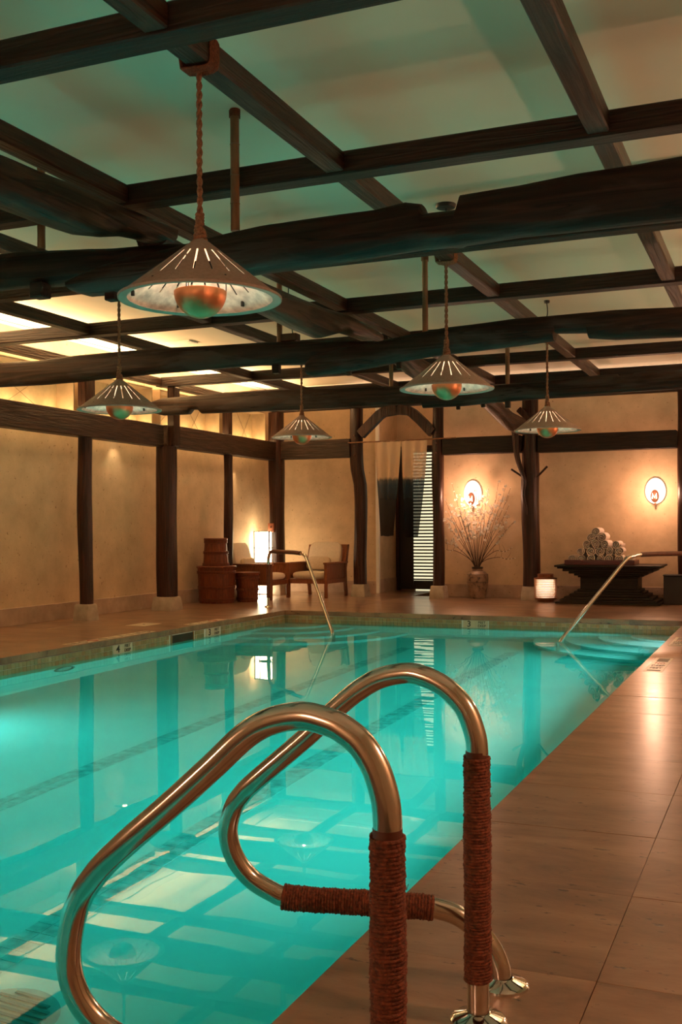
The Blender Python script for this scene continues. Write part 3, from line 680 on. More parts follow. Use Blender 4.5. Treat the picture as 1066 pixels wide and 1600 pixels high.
def mid_shape(z):
    pts = [(0.2, 0.0), (0.6, -0.005), (1.0, 0.01), (1.5, 0.02), (1.8, 0.01), (2.1, -0.05), (2.4, -0.06), (3.05, -0.05)]
    for (a, b), (c, d) in zip(pts, pts[1:]):
        if z <= c: t = (z - a) / (c - a); return b + (d - b) * t, 0.098
    return -0.05, 0.098
pm = post('crooked post left of the dip-dyed curtain', -6.36, 15.98, 0.098, 3.05, 0.26, 0.20, 5, shape=mid_shape)
pd = post('straight post right of the doorway, beside the louvred door', -5.02, 15.95, 0.085, 3.05, 0.25, 0.20, 6, 0.006)
def tree_shape(z):
    if z < 1.9: return 0.012 * math.sin(z * 3), 0.128
    t = min(1, (z - 1.9) / 0.6); return 0.03 * t - 0.03 * t, 0.128 - 0.01 * t
ptree = post('thick reddish tree post with a gnarled stem and two hooks', -3.56, 15.98, 0.128, 3.05, 0.28, 0.21, 7, shape=tree_shape)
MB().tube(catmull([(-3.80, 15.83, 2.75), (-3.76, 15.82, 2.55), (-3.745, 15.82, 2.35), (-3.72, 15.81, 2.15), (-3.66, 15.82, 1.95), (-3.62, 15.835, 1.8), (-3.64, 15.84, 1.6), (-3.60, 15.845, 1.4), (-3.59, 15.85, 1.3)]), [0.06 - 0.05 * i / 64 for i in range(65)], 9).build('gnarled_stem', post_z, ptree)
MB().tube([(-3.64, 15.88, 1.86), (-3.83, 15.86, 1.99)], 0.016, 8).build('hook', post_z, ptree)
MB().tube([(-3.44, 15.86, 1.86), (-3.28, 15.86, 2.02)], 0.016, 8).build('hook', post_z, ptree)
MB().box(-0.045, 0.045, -0.04, 0.04, -0.25, 0.25, 0.01, Matrix.Translation((-3.52, 15.80, 2.72)) @ Matrix.Rotation(-0.8, 4, 'Y')).build('brace', post_z, ptree)
post('post at the right edge of the picture by the black stool', -1.31, 15.95, 0.105, 3.05, 0.28, 0.2, 8, 0.006)
for y_, w_ in ((10.77, 0.10), (14.33, 0.055), (7.2, 0.1)):
    lab = {10.77: 'short stud between the first two glowing wall panels', 14.33: 'short thin stud between the last two glowing wall panels', 7.2: 'short stud on the left wall beam, beyond the frame'}[y_]
    tag(MB().box(-7.95, -7.83, y_ - w_, y_ + w_, 2.535, 3.06, 0.008).build('stud', post_z, loc=(-7.89, y_, 2.535)), lab, 'post')
# wall beams
tag(bar(MB(), -7.985, -7.80, 5.5, 12.38, 2.235, 2.53).build('wall_beam', beam_y, loc=(-7.9, 9, 2.235)), 'broad dark beam along the left wall, near length before the thick post', 'beam')
tag(bar(MB(), -7.985, -7.80, 12.56, 15.83, 2.245, 2.55).build('wall_beam', beam_y, loc=(-7.9, 14, 2.245)), 'broad dark beam along the left wall, far length beyond the thick post', 'beam')
tag(bar(MB(), -7.73, -6.49, 15.87, 16.05, 2.26, 2.56).build('wall_beam', beam_x, loc=(-7.1, 15.95, 2.26)), 'dark beam on the far wall above the right armchair', 'beam')
tag(bar(MB(), -4.93, -3.69, 15.87, 16.05, 2.245, 2.51).build('wall_beam', beam_x, loc=(-4.3, 15.95, 2.245)), 'dark beam on the far wall above the vase of branches', 'beam')
tag(bar(MB(), -3.43, -1.42, 15.87, 16.05, 2.235, 2.495).build('wall_beam', beam_x, loc=(-2.4, 15.95, 2.235)), 'dark beam on the far wall above the towel pedestal', 'beam')
tag(bar(MB(), -1.20, XR, 15.87, 16.05, 2.235, 2.495).build('wall_beam', beam_x, loc=(0, 15.95, 2.235)), 'dark beam on the far wall at the right, beyond the frame', 'beam')
# arch braces over the doorway
def brace(label, pts, wz=0.075):
    P = [Vector(p) for p in pts]; rings = []
    for i, p in enumerate(P):
        T = (P[min(i + 1, len(P) - 1)] - P[max(0, i - 1)]).normalized(); nrm = Vector((-T.z, 0, T.x))
        rings.append([p + nrm * wz + Vector((0, -0.06, 0)), p + nrm * wz + Vector((0, 0.06, 0)), p - nrm * wz + Vector((0, 0.06, 0)), p - nrm * wz + Vector((0, -0.06, 0))])
    return tag(MB().loft(rings).build('brace', post_z, loc=tuple(P[0]), smooth=50), label, 'brace')
brace('left curved brace of the arch over the curtain', [(-6.31, 15.9, 2.62), (-6.10, 15.9, 2.81), (-5.98, 15.9, 2.92), (-5.90, 15.9, 2.965), (-5.68, 15.9, 2.99)])
brace('right curved brace of the arch over the curtain', [(-5.66, 15.9, 2.99), (-5.48, 15.9, 2.965), (-5.41, 15.9, 2.92), (-5.28, 15.9, 2.80), (-5.09, 15.9, 2.60)])
for x_, z_, lab in ((-6.40, 2.555, 'left'), (-5.02, 2.555, 'right')):
    pp = pm if lab == 'left' else pd
    for dz in (0.05, -0.12, -0.27): MB().tube([(x_ + 0.0 * dz, 15.87, z_ + dz), (x_ + 0.0 * dz, 15.835, z_ + dz)], 0.011, 8).build('bolt', simple('bolt_brown', (0.12, 0.035, 0.02), 0.4), pp)

# ------------------------------------------------------------------ glowing wall panels
def panel(label, y0, y1):
    t = thing('light_panel', label, 'light', (-8.1, (y0 + y1) / 2, 2.54), 'glowing paper panels above the left beam')
    MB().box(-8.249, -8.235, y0, y1, 2.5, 3.14).build('paper', washi, t, smooth=0)
    f = MB(); f.box(-8.235, -7.985, y0, y0 + 0.02, 2.53, 3.05); f.box(-8.235, -7.985, y1 - 0.02, y1, 2.53, 3.05); f.box(-8.235, -7.985, y0 + 0.02, y1 - 0.02, 3.03, 3.05)
    f.build('frame', simple('pale_frame', (0.55, 0.42, 0.27), 0.6), t, smooth=0)
    k = max(4, int((y1 - y0) / 0.36))
    for i in range(k):
        yy = y0 + (y1 - y0) * (i + 0.5) / k
        MB().lathe([(0.0, -0.012), (0.01, -0.008), (0.012, 0.0), (0.008, 0.01), (0, 0.013)], 8, (-8.09, yy, 2.535)).build('bulb', emis_bulb, t)
        light('panel_bulb_light', 'POINT', (-8.09, yy, 2.56), P_BULB, (1.0, 0.60, 0.25), 0.012)
    # crossing twine on the paper
    for a, b in ((0.15, 0.55), (0.45, 0.2), (0.7, 0.95), (0.9, 0.6)):
        MB().tube([(-8.232, y0 + (y1 - y0) * a, 2.55), (-8.232, y0 + (y1 - y0) * b, 3.03)], 0.0018, 5).build('twine', hemp, t)
emis_bulb = emis('warm_bulb', (1.0, 0.75, 0.42), 12)
panel('long glowing paper panel at the far left, nearest one', 7.32, 10.66)
panel('glowing paper panel behind the left near pendant', 10.88, 12.39)
panel('glowing paper panel right of the thick post, under the far log end', 12.58, 14.27)
panel('glowing paper panel next to the room corner', 14.39, 15.82)

# ------------------------------------------------------------------ pendants (built once, copied)
def make_pendant(label):
    p = thing('pendant_lamp', label, 'lamp', (0, 0, 0), 'conical pendant lamps')     # origin at the rim centre
    R, Hh = 0.343, 0.252
    def cone(rad_off, z_off, slits):
        mb = MB(); nS = 22; angs = []
        for i in range(nS): angs += [(i, 0), (i, 1), (i, 2), (i, 3)]
        radii = [0.022, 0.105, 0.155, 0.21, 0.26, 0.305, R]
        na = len(angs)
        for r_ in radii:
            d = min(0.06, 0.0040 / r_); st = 2 * PI / nS
            for k_, q_ in angs:
                a = st * k_ + (-d, d, d + (st - 2 * d) / 3, d + 2 * (st - 2 * d) / 3)[q_]
                mb.v.append(((r_ + rad_off) * math.cos(a), (r_ + rad_off) * math.sin(a), Hh * (1 - (r_ - 0.022) / (R - 0.022)) + z_off))
        for i in range(len(radii) - 1):
            for j in range(na):
                if slits and angs[j][1] == 0 and i in (1, 2, 3): continue
                mb.f.append((i * na + j, i * na + (j + 1) % na, (i + 1) * na + (j + 1) % na, (i + 1) * na + j))
        return mb
    sh = cone(0, 0, True).build('shade', shade_o, p, smooth=60)
    cone(-0.0012, -0.0012, True).build('lining', shade_i, sh, smooth=60)
    MB().lathe([(R - 0.006, -0.006), (R + 0.003, -0.007), (R + 0.004, 0.003), (R - 0.004, 0.004), (R - 0.006, -0.006)], 72).build('rim', shade_o, sh)
    MB().lathe([(R - 0.035, 0.0), (R - 0.002, -0.004), (R - 0.002, -0.007), (R - 0.036, -0.003), (R - 0.035, 0.0)], 72).build('rim_band', simple('pale_rim_band', (0.36, 0.33, 0.27), 0.4), sh)
    prof = [(0.112 * math.cos(a), -0.112 * math.sin(a)) for a in [i * PI / 2 / 14 for i in range(15)]]
    prof = [(max(r_, 0.0005), z_ + 0.028) for r_, z_ in prof]
    prof_in = [(max(r_ - 0.003, 0.0004), z_ + 0.003) for r_, z_ in prof][::-1]
    bw = MB().lathe(prof + prof_in + [prof[0]], 40).build('bowl', copper, p)
    MB().lathe([(0, 0.022), (0.02, 0.016), (0.028, 0.0), (0.022, -0.02), (0.012, -0.035), (0.0, -0.036)], 16).build('bulb', emis_bulb2, bw)
    st = MB()
    for i in range(3):
        a = 2 * PI * i / 3 + 0.5; st.tube([(0.108 * math.cos(a), 0.108 * math.sin(a), 0.028), (0.108 * math.cos(a), 0.108 * math.sin(a), 0.17)], 0.003, 6)
    st.build('stay', blackm, bw)
    for i in range(6):
        a = 2 * PI * i / 6 + 0.35; MB().box(-0.008, 0.008, -0.005, 0.005, -0.012, 0.012, 0.002, Matrix.Translation((0.29 * math.cos(a), 0.29 * math.sin(a), 0.028)) @ Matrix.Rotation(a, 4, 'Z')).build('clip', blackm, sh)
    return p
emis_bulb2 = emis('pendant_bulb', (1.0, 0.75, 0.45), 10)
def rope_parts(p, z0, z1, knot=True, fat=1.0, loop=None):
    # p: pendant, local coordinates; twisted two strand rope from z0 to z1
    mb = MB(); L = z1 - z0; n = int(L / 0.011)
    for s_ in (0, PI):
        mb.tube([(0.006 * fat * math.cos(s_ + i * 0.85), 0.006 * fat * math.sin(s_ + i * 0.85), z0 + L * i / n) for i in range(n + 1)], 0.0075 * fat, 5)
    mb.build('rope', hemp, p)
    kn = MB()
    for i in range(5):
        rr = (0.024 - 0.002 * i) * fat
        kn.tube([(rr * math.cos(a * 2 * PI / 16), rr * math.sin(a * 2 * PI / 16), z0 + 0.012 * fat * i + 0.010 * math.sin(a * 2 * PI / 16 + i)) for a in range(17)], 0.008 * fat, 6)
    for i in range(4):
        rr = 0.012 * fat
        kn.tube([(rr * math.cos(a * 2 * PI / 12), rr * math.sin(a * 2 * PI / 12), z0 + 0.07 + 0.013 * i + 0.004 * math.sin(a)) for a in range(13)], 0.008 * fat, 5)
    kn.build('knot', hemp, p)
    if loop:
        lp = MB(); zb, w_, hh = loop
        for i in range(7):
            o_ = (i - 3) * 0.011
            pts = [(-w_, o_, zb - 0.006), (0, o_ * 1.2, zb - 0.012 - 0.004 * (i % 3)), (w_, o_, zb - 0.006), (w_ + 0.008, o_, zb + hh / 2), (w_, o_, zb + hh), (0, o_, zb + hh + 0.004), (-w_, o_, zb + hh), (-w_ - 0.008, o_, zb + hh / 2), (-w_, o_, zb - 0.006)]
            lp.tube(catmull(pts, 3), 0.0065, 5)
        lp.build('lashing', rope_m if fat > 1 else hemp, p)
PEND = [('large pendant lamp nearest the camera, hanging by thick rope at upper left of centre', (-2.285, 3.92, 2.082), 1.05),
        ('pendant lamp in the middle distance, right of centre', (-2.285, 7.48, 2.125), 1.0),
        ('farthest pendant of the right row, in front of the tree post', (-2.285, 11.07, 2.122), 0.9),
        ('left row pendant lamp in front of the glowing panels', (-5.09, 7.40, 2.10), 1.0),
        ('smallest looking pendant lamp, farthest of the left row', (-5.09, 11.0, 2.15), 0.9)]
proto = make_pendant(PEND[0][0])
for i, (lab, loc, fat) in enumerate(PEND):
    p = proto if i == 0 else dup(proto, (0, 0, 0), lab)
    p.location = (0, 0, 0)
    rope_parts(p, 0.245, 3.05 - loc[2] - 0.004, True, fat, (3.062 - loc[2], 0.066, 0.115))
    p.location = loc
    light('pendant_bulb_light', 'POINT', (loc[0], loc[1], loc[2] + 0.045), P_PEND, (1.0, 0.70, 0.48), 0.025)
for (x_, y_, lab) in ((-2.285, 7.48, 'black ceiling canopy disc above the middle pendant'), (-2.285, 11.07, 'black ceiling canopy with thin cord above the far right pendant')):
    cn = thing('ceiling_canopy', lab, 'canopy', (x_, y_, ZC))
    rr = 0.075 if y_ < 9 else 0.03
    MB().lathe([(0, -0.03), (rr * 0.9, -0.026), (rr, -0.015), (rr, 0)], 28, (x_, y_, ZC)).build('disc', blackm, cn)
    MB().tube(catmull([(x_, y_, ZC - 0.02), (x_ + 0.008, y_, ZC - 0.12), (x_ - 0.004, y_, ZC - 0.2), (x_, y_, ZB1)]), 0.006, 6).build('cord', blackm, cn)

# ------------------------------------------------------------------ near hand rails
def coil(path, r_pipe, r_rope, pitch, seed=0):
    P = [Vector(p) for p in path]; d = [0]
    for a, b in zip(P, P[1:]): d.append(d[-1] + (b - a).length)
    L = d[-1]; n = int(L / pitch * 18); pts = []
    T0 = (P[-1] - P[0]).normalized(); u0 = T0.orthogonal().normalized()
    k = 0; rr = []
    for i in range(n + 1):
        s_ = L * i / n
        while k < len(P) - 2 and d[k + 1] < s_: k += 1
        t = (s_ - d[k]) / max(1e-6, d[k + 1] - d[k]); p = P[k].lerp(P[k + 1], t); T = (P[k + 1] - P[k]).normalized()
        u = (u0 - T * u0.dot(T)).normalized(); w_ = T.cross(u); a = 2 * PI * s_ / pitch
        q = r_pipe + r_rope * (0.75 + 0.3 * math.sin(s_ * 61 + seed) * math.sin(a * 0.37) + 0.18 * math.sin(s_ * 23 + seed))
        pts.append(p + (u * math.cos(a) + w_ * math.sin(a)) * q)
        rr.append(r_rope * (1 + 0.14 * math.sin(a * 3.1 + seed)))
    return MB().tube(pts, rr, 6)
RAILP = [(-0.636, 2.295, 0.0), (-0.636, 2.295, 0.3), (-0.636, 2.295, 0.56), (-0.635, 2.295, 0.604), (-0.640, 2.295, 0.640), (-0.659, 2.295, 0.69), (-0.688, 2.295, 0.724), (-0.72, 2.295, 0.747), (-0.757, 2.295, 0.762), (-0.80, 2.295, 0.768), (-0.864, 2.295, 0.754), (-0.92, 2.295, 0.722), (-0.977, 2.295, 0.676), (-1.055, 2.295, 0.603), (-1.185, 2.295, 0.493), (-1.225, 2.297, 0.456), (-1.256, 2.30, 0.414), (-1.274, 2.306, 0.355), (-1.265, 2.317, 0.293), (-1.232, 2.335, 0.238), (-1.18, 2.353, 0.202), (-1.132, 2.37, 0.186), (-0.97, 2.41, 0.183), (-0.82, 2.445, 0.181), (-0.775, 2.458, 0.176), (-0.725, 2.473, 0.157), (-0.672, 2.486, 0.112), (-0.640, 2.492, 0.055), (-0.631, 2.493, 0.0)]
RAILQ = [(-0.611, 1.65, 0.0), (-0.611, 1.65, 0.3), (-0.611, 1.65, 0.56), (-0.611, 1.65, 0.618), (-0.616, 1.65, 0.656), (-0.632, 1.65, 0.702), (-0.656, 1.65, 0.737), (-0.684, 1.65, 0.758), (-0.713, 1.65, 0.771), (-0.765, 1.65, 0.779), (-0.825, 1.65, 0.766), (-0.875, 1.65, 0.738), (-0.943, 1.65, 0.677), (-1.03, 1.65, 0.601), (-1.129, 1.65, 0.518), (-1.196, 1.655, 0.455), (-1.245, 1.66, 0.385), (-1.268, 1.665, 0.288), (-1.256, 1.67, 0.217), (-1.226, 1.685, 0.165), (-1.18, 1.70, 0.13), (-1.132, 1.72, 0.112), (-0.97, 1.76, 0.108), (-0.82, 1.795, 0.106), (-0.775, 1.808, 0.104), (-0.725, 1.823, 0.096), (-0.672, 1.836, 0.07), (-0.640, 1.842, 0.035), (-0.631, 1.843, 0.0)]
def make_rail(label, path):
    o = Vector(path[0]); Q = [Vector(p) - o for p in path]
    r = thing('pool_handrail', label, 'handrail', (0, 0, 0), 'rope wrapped handrails in the foreground')
    pipe = MB().tube(catmull(Q, 7), 0.0245, 28).build('pipe', steel, r, smooth=60)
    c1 = coil([(0, 0, 0.09), (0, 0, 0.34), (0, 0, 0.590)], 0.0245, 0.0040, 0.0069, 1).build('rope_wrap', rope_m, r, smooth=60)
    MB().tube([(0, 0, 0.588), (0, 0, 0.602)], 0.0253, 28).build('wrap_band', leather, r)
    ret = [p for p in catmull(Q[20:25], 8)][6:-4]
    coil(ret, 0.0245, 0.0042, 0.0072, 2).build('rope_wrap', rope_m, r, smooth=60)
    tail = MB()
    for k in range(14):
        a = k * 2.4; z = 0.12 + 0.45 * h(k, 3); rr = 0.0315
        tail.tube([(rr * math.cos(a), rr * math.sin(a), z), (1.15 * rr * math.cos(a + 0.3), 1.15 * rr * math.sin(a + 0.3), z + 0.006)], 0.0006, 3)
    stuff(tail.build('loose_fibres', rope_m, r))
    for q in (Q[0], Q[-1]):
        MB().lathe([(0.0255, 0.022), (0.030, 0.019), (0.055, 0.012), (0.063, 0.006), (0.064, 0.0), (0.0, 0.0)], 40, tuple(q)).build('flange', simple('polished_steel', (0.66, 0.64, 0.6), 0.08, 1.0, 0.02), pipe)
    return r
rail = make_rail('rope wrapped steel handrail in the foreground, right and farther one with both flanges in view', RAILP)
rail2 = make_rail('rope wrapped steel handrail in the foreground, left and nearest one cut by the frame', RAILQ)
rail.location = RAILP[0]; rail2.location = RAILQ[0]
# corner rails at the far end
def corner_rail(label, cx_, sx):
    def pt(t, z): return (cx_ + sx * t, PY1 - t, z)
    r = thing('pool_handrail', label, 'handrail', (cx_ - sx * 0.5, PY1 + 0.5, 0))
    P = [pt(-0.5, 0.0), pt(-0.5, 0.35), pt(-0.5, 0.62), pt(-0.485, 0.70), pt(-0.44, 0.765), pt(-0.36, 0.79), pt(-0.1, 0.79), pt(0.25, 0.79), pt(0.45, 0.785), pt(0.52, 0.77), pt(0.60, 0.725), pt(0.8, 0.45), pt(1.0, 0.17), pt(1.17, -0.07), pt(1.225, -0.16), pt(1.245, -0.24), pt(1.25, -0.34), pt(1.25, -0.99)]
    MB().tube(catmull(P, 6), 0.0215, 16).build('pipe', steel, r, smooth=60)
    MB().tube(catmull([pt(-0.34, 0.79), pt(-0.1, 0.79), pt(0.25, 0.79), pt(0.45, 0.785)], 6), 0.028, 14).build('leather_wrap', leather, r)
    MB().lathe([(0.022, 0.02), (0.05, 0.012), (0.06, 0.0), (0, 0)], 24, pt(-0.5, 0)).build('flange', steel, r)
    return r
crl = corner_rail('steel corner handrail with leather grip in front of the right armchair', PX0, 1)
MB().tube([(PX0 - 0.5, PY1 + 0.5, 0.13), (PX0 - 0.5, PY1 + 0.5, 0.6)], 0.027, 14).build('leather_wrap', leather, crl)
corner_rail('steel corner handrail with leather grip in front of the towel pedestal', PX1, -1)

# ------------------------------------------------------------------ doorway: louvred door, curtain
dgl = emis('lit_screen', (1.0, 0.93, 0.60), E_DOOR)
d1 = MB().box(-6.33, -5.38, 17.80, 17.86, 0.022, 2.50, 0.004).build('door_1', blackw); struct(d1)
MB().box(-6.39, -6.33, 17.78, 17.88, 0, 2.56).box(-5.38, -5.30, 17.78, 17.88, 0, 2.56).box(-6.33, -5.38, 17.78, 17.88, 2.505, 2.56).build('frame', post_z, d1, smooth=0)
MB().box(-6.06, -5.45, 17.79, 17.80, 0.18, 2.455).build('lit_pane', dgl, d1, smooth=0)
lp_ = [c for c in d1.children if c.name.startswith('lit_pane')][0]
sl0 = MB().box(-0.305, 0.305, -0.012, 0.012, -0.0135, 0.0135).build('slat', blackw, smooth=0); sl0.parent = lp_; sl0.location = (-5.755, 17.776, 0.20)
nsl = 40
for i in range(1, nsl): link_copy(sl0, lp_, (-5.755, 17.776, 0.20 + i * (2.25 / (nsl - 1))))
MB().box(-6.12, -6.06, 17.77, 17.80, 0.1, 2.5).box(-5.45, -5.40, 17.77, 17.80, 0.1, 2.5).build('stile', blackw, d1, smooth=0)
MB().box(-6.05, -5.7, 17.86, 17.87, 0.0, 0.018).build('gap_light', dgl, d1, smooth=0)
nr = thing('doorway_curtain', 'dip-dyed split curtain, peach above and indigo below, in the doorway', 'curtain', (-5.6, 15.868, 2.49))
def cloth(tl_, tr_, bl_, br_, zt, zb, seed):
    mb = MB(); nu, nv = 26, 30
    for j in range(nv + 1):
        v = j / nv; z = zt + (zb - zt) * v; e = v ** 1.25
        a = tl_ + (bl_ - tl_) * e; b = tr_ + (br_ - tr_) * e
        for i in range(nu + 1):
            u = i / nu
            yy = 15.868 + (0.010 + 0.03 * v) * math.sin(u * 17 + seed + 0.6 * math.sin(v * 4)) + 0.012 * v * math.sin(u * 31 + seed)
            mb.v.append((a + (b - a) * u, yy, z + 0.006 * math.sin(u * 9 + seed) * v))
    for j in range(nv):
        for i in range(nu): q = j * (nu + 1) + i; mb.f.append((q, q + 1, q + nu + 2, q + nu + 1))
    return mb
cloth(-6.055, -5.605, -5.955, -5.735, 2.487, 0.98, 0.0).build('cloth_panel', noren_m, nr, smooth=180)
cloth(-5.605, -5.17, -5.565, -5.33, 2.492, 0.96, 1.7).build('cloth_panel', noren_m, nr, smooth=180)
MB().tube([(-6.52, 15.868, 2.492), (-5.6, 15.868, 2.495), (-4.70, 15.858, 2.505)], 0.011, 10).build('bamboo_rod', bamboo, nr)

# ------------------------------------------------------------------ sconces
def sconce(label, x, z, sx, sz, place=None):
    s = thing('wall_sconce', label, 'lamp', (x, YF, z), 'oval wall sconces')
    n0 = set(bpy.data.objects)
    def disc(r0, y0, n=36): return [(x + sx * r0 * math.cos(2 * PI * j / n), YF - y0, z + sz * r0 * math.sin(2 * PI * j / n) * (1.0 if math.sin(2 * PI * j / n) > 0 else 0.92)) for j in range(n)]
    MB().loft([disc(0.35, 0.0), disc(0.5, 0.012), disc(1.0, 0.035), disc(1.0, 0.04), disc(0.9, 0.034), disc(0.5, 0.024), disc(0.02, 0.02)]).build('dish', emis_dish, s, smooth=60)
    zb = z - 0.36 * sz; n = 20
    rings = []
    for i in range(9):
        a = -PI / 2 + PI * i / 8
        rings.append([(x + sx * 0.40 * max(0.03, math.cos(a)) * math.cos(2 * PI * j / n), YF - 0.12 + 0.045 * max(0.03, math.cos(a)) * math.sin(2 * PI * j / n), zb + sz * 0.47 * math.sin(a)) for j in range(n)])
    MB().loft(rings).build('bulb', emis_amber, s, smooth=60)
    yb = YF - 0.172; hw_ = sx * 0.2; hz_ = sz * 0.2
    MB().tube([(x - hw_, yb, zb - hz_), (x - hw_ * 0.9, yb, zb + hz_), (x, yb, zb - hz_ * 0.7), (x + hw_ * 0.9, yb, zb + hz_), (x + hw_, yb, zb - hz_)], 0.009, 6).build('filament', emis_fil, s)
    MB().tube([(x, YF - 0.05, z - sz * 0.9), (x, YF - 0.11, z - sz * 0.98)], 0.014, 10).build('socket', copper, s)
    if place:
        s.location = place[:3]; s.rotation_euler = (0, 0, place[3]); q = Vector((math.sin(place[3]), -math.cos(place[3]), 0)) * 0.40
        light('sconce_light', 'POINT', (place[0] + q.x, place[1] + q.y, z - 0.03), place[4], ROSE, 0.05)  # sconces given a place are the added fill lamps
    else: light('sconce_light', 'POINT', (x, YF - 0.40, z - 0.03), P_SCONCE, ROSE, 0.05)
def emis2(name, alb, col, st):
    m, t, b = nt(name); b.inputs['Base Color'].default_value = (*alb, 1); b.inputs['Roughness'].default_value = 0.6
    b.inputs['Emission Color'].default_value = (*col, 1); b.inputs['Emission Strength'].default_value = st; b.inputs['Specular IOR Level'].default_value = 0.2; return m
emis_dish = emis2('glowing_dish', (0.10, 0.07, 0.05), (1.0, 0.80, 0.64), 1.7)
emis_amber = emis2('amber_bulb', (0.04, 0.012, 0.005), (0.75, 0.20, 0.07), 0.55)
emis_fil = emis('filament', (1.0, 0.85, 0.6), 3.0)
sconce('oval glowing wall sconce behind the flowering branches', -4.565, 1.64, 0.145, 0.215)
sconce('oval glowing wall sconce at right above the towel pedestal', -1.765, 1.63, 0.148, 0.20)

for y_, lab in ((2.4, 'nearest'), (7.2, 'middle'), (12.0, 'farthest')): sconce(f'added oval fill sconce on the right wall, the {lab} of three, beyond the frame', -3, 1.63, 0.147, 0.205, (XR, y_, 1.63, -PI / 2, P_RSCONCE_FILL))  # unseen sconces added to warm the deck, rails and ceiling
for x_, lab in ((-5.6, 'left'), (-1.8, 'right')): sconce(f'added oval fill sconce on the wall behind the camera, the {lab} one', -3, 1.63, 0.147, 0.205, (x_, YN, 1.63, PI, P_BSCONCE_FILL))  # also added, lighting the log faces turned to the camera

# ------------------------------------------------------------------ vase with branches
vx, vy = -4.44, 16.12
vs_ = thing('vase', 'brown stoneware vase on the floor under the sconce', 'vase', (vx, vy, 0))
MB().lathe([(0.0, 0.0), (0.112, 0.0), (0.122, 0.02), (0.15, 0.15), (0.166, 0.26), (0.170, 0.32), (0.160, 0.375), (0.125, 0.415), (0.085, 0.43), (0.078, 0.455), (0.086, 0.475), (0.086, 0.49), (0.072, 0.49), (0.068, 0.45), (0.06, 0.40)], 40, (vx, vy, 0)).build('body', vase_m, vs_)
for z_, r_ in ((0.255, 0.167), (0.375, 0.163)):
    MB().lathe([(r_, z_ - 0.004), (r_ + 0.004, z_), (r_, z_ + 0.004)], 40, (vx, vy, 0)).build('glaze_ring', simple('dark_glaze', (0.05, 0.03, 0.02), 0.4), vs_)
MB().lathe([(0.0865, 0.462), (0.0885, 0.477), (0.0875, 0.492), (0.074, 0.493)], 32, (vx, vy, 0)).build('lip', simple('dark_glaze2', (0.03, 0.018, 0.012), 0.4), vs_)
BR = [(-4.80, 1.80, 0.2), (-4.96, 1.56, 0.15), (-4.90, 1.35, .7), (-4.93, 1.25, .75), (-5.06, 0.98, .6), (-5.03, 0.84, 0.3), (-4.84, 1.48, .8), (-4.70, 1.42, .9), (-4.66, 1.62, .95), (-4.52, 1.55, .9), (-4.57, 1.42, .6), (-4.40, 1.62, .8),
      (-4.24, 1.72, 1.0), (-4.30, 1.55, .8), (-4.07, 1.80, .4), (-4.05, 1.60, .9), (-3.94, 1.76, .5), (-3.88, 1.72, .2), (-3.90, 1.45, .1), (-3.93, 1.30, .35), (-3.84, 1.20, .3), (-3.86, 0.80, .05), (-3.84, 0.63, .0), (-4.16, 1.45, .5), (-4.45, 1.72, .6)]
def flower(mb, p, r, seed):
    for k in range(5):
        a = 2 * PI * k / 5 + seed; t = 0.6 + 0.5 * h(seed, k)
        u = Vector((math.cos(a), 0.5 * math.sin(a * 1.3 + seed), math.sin(a))).normalized(); w_ = u.cross(Vector((0.2, 1, 0.1))).normalized()
        c = Vector(p)
        o = len(mb.v); mb.v += [tuple(c), tuple(c + u * r * 0.6 + w_ * r * 0.42), tuple(c + u * r * t * 1.1 + Vector((0, -0.3 * r, 0))), tuple(c + u * r * 0.6 - w_ * r * 0.42)]
        mb.f.append((o, o + 1, o + 2, o + 3))
ORD = 'first second third fourth fifth sixth seventh eighth ninth tenth eleventh twelfth thirteenth fourteenth fifteenth sixteenth seventeenth eighteenth nineteenth twentieth twenty-first twenty-second twenty-third twenty-fourth last'.split()
_a = sorted(range(len(BR)), key=lambda k: math.atan2(BR[k][1] - 0.5, -(BR[k][0] - vx)))
RANK = {k: n for n, k in enumerate(_a)}
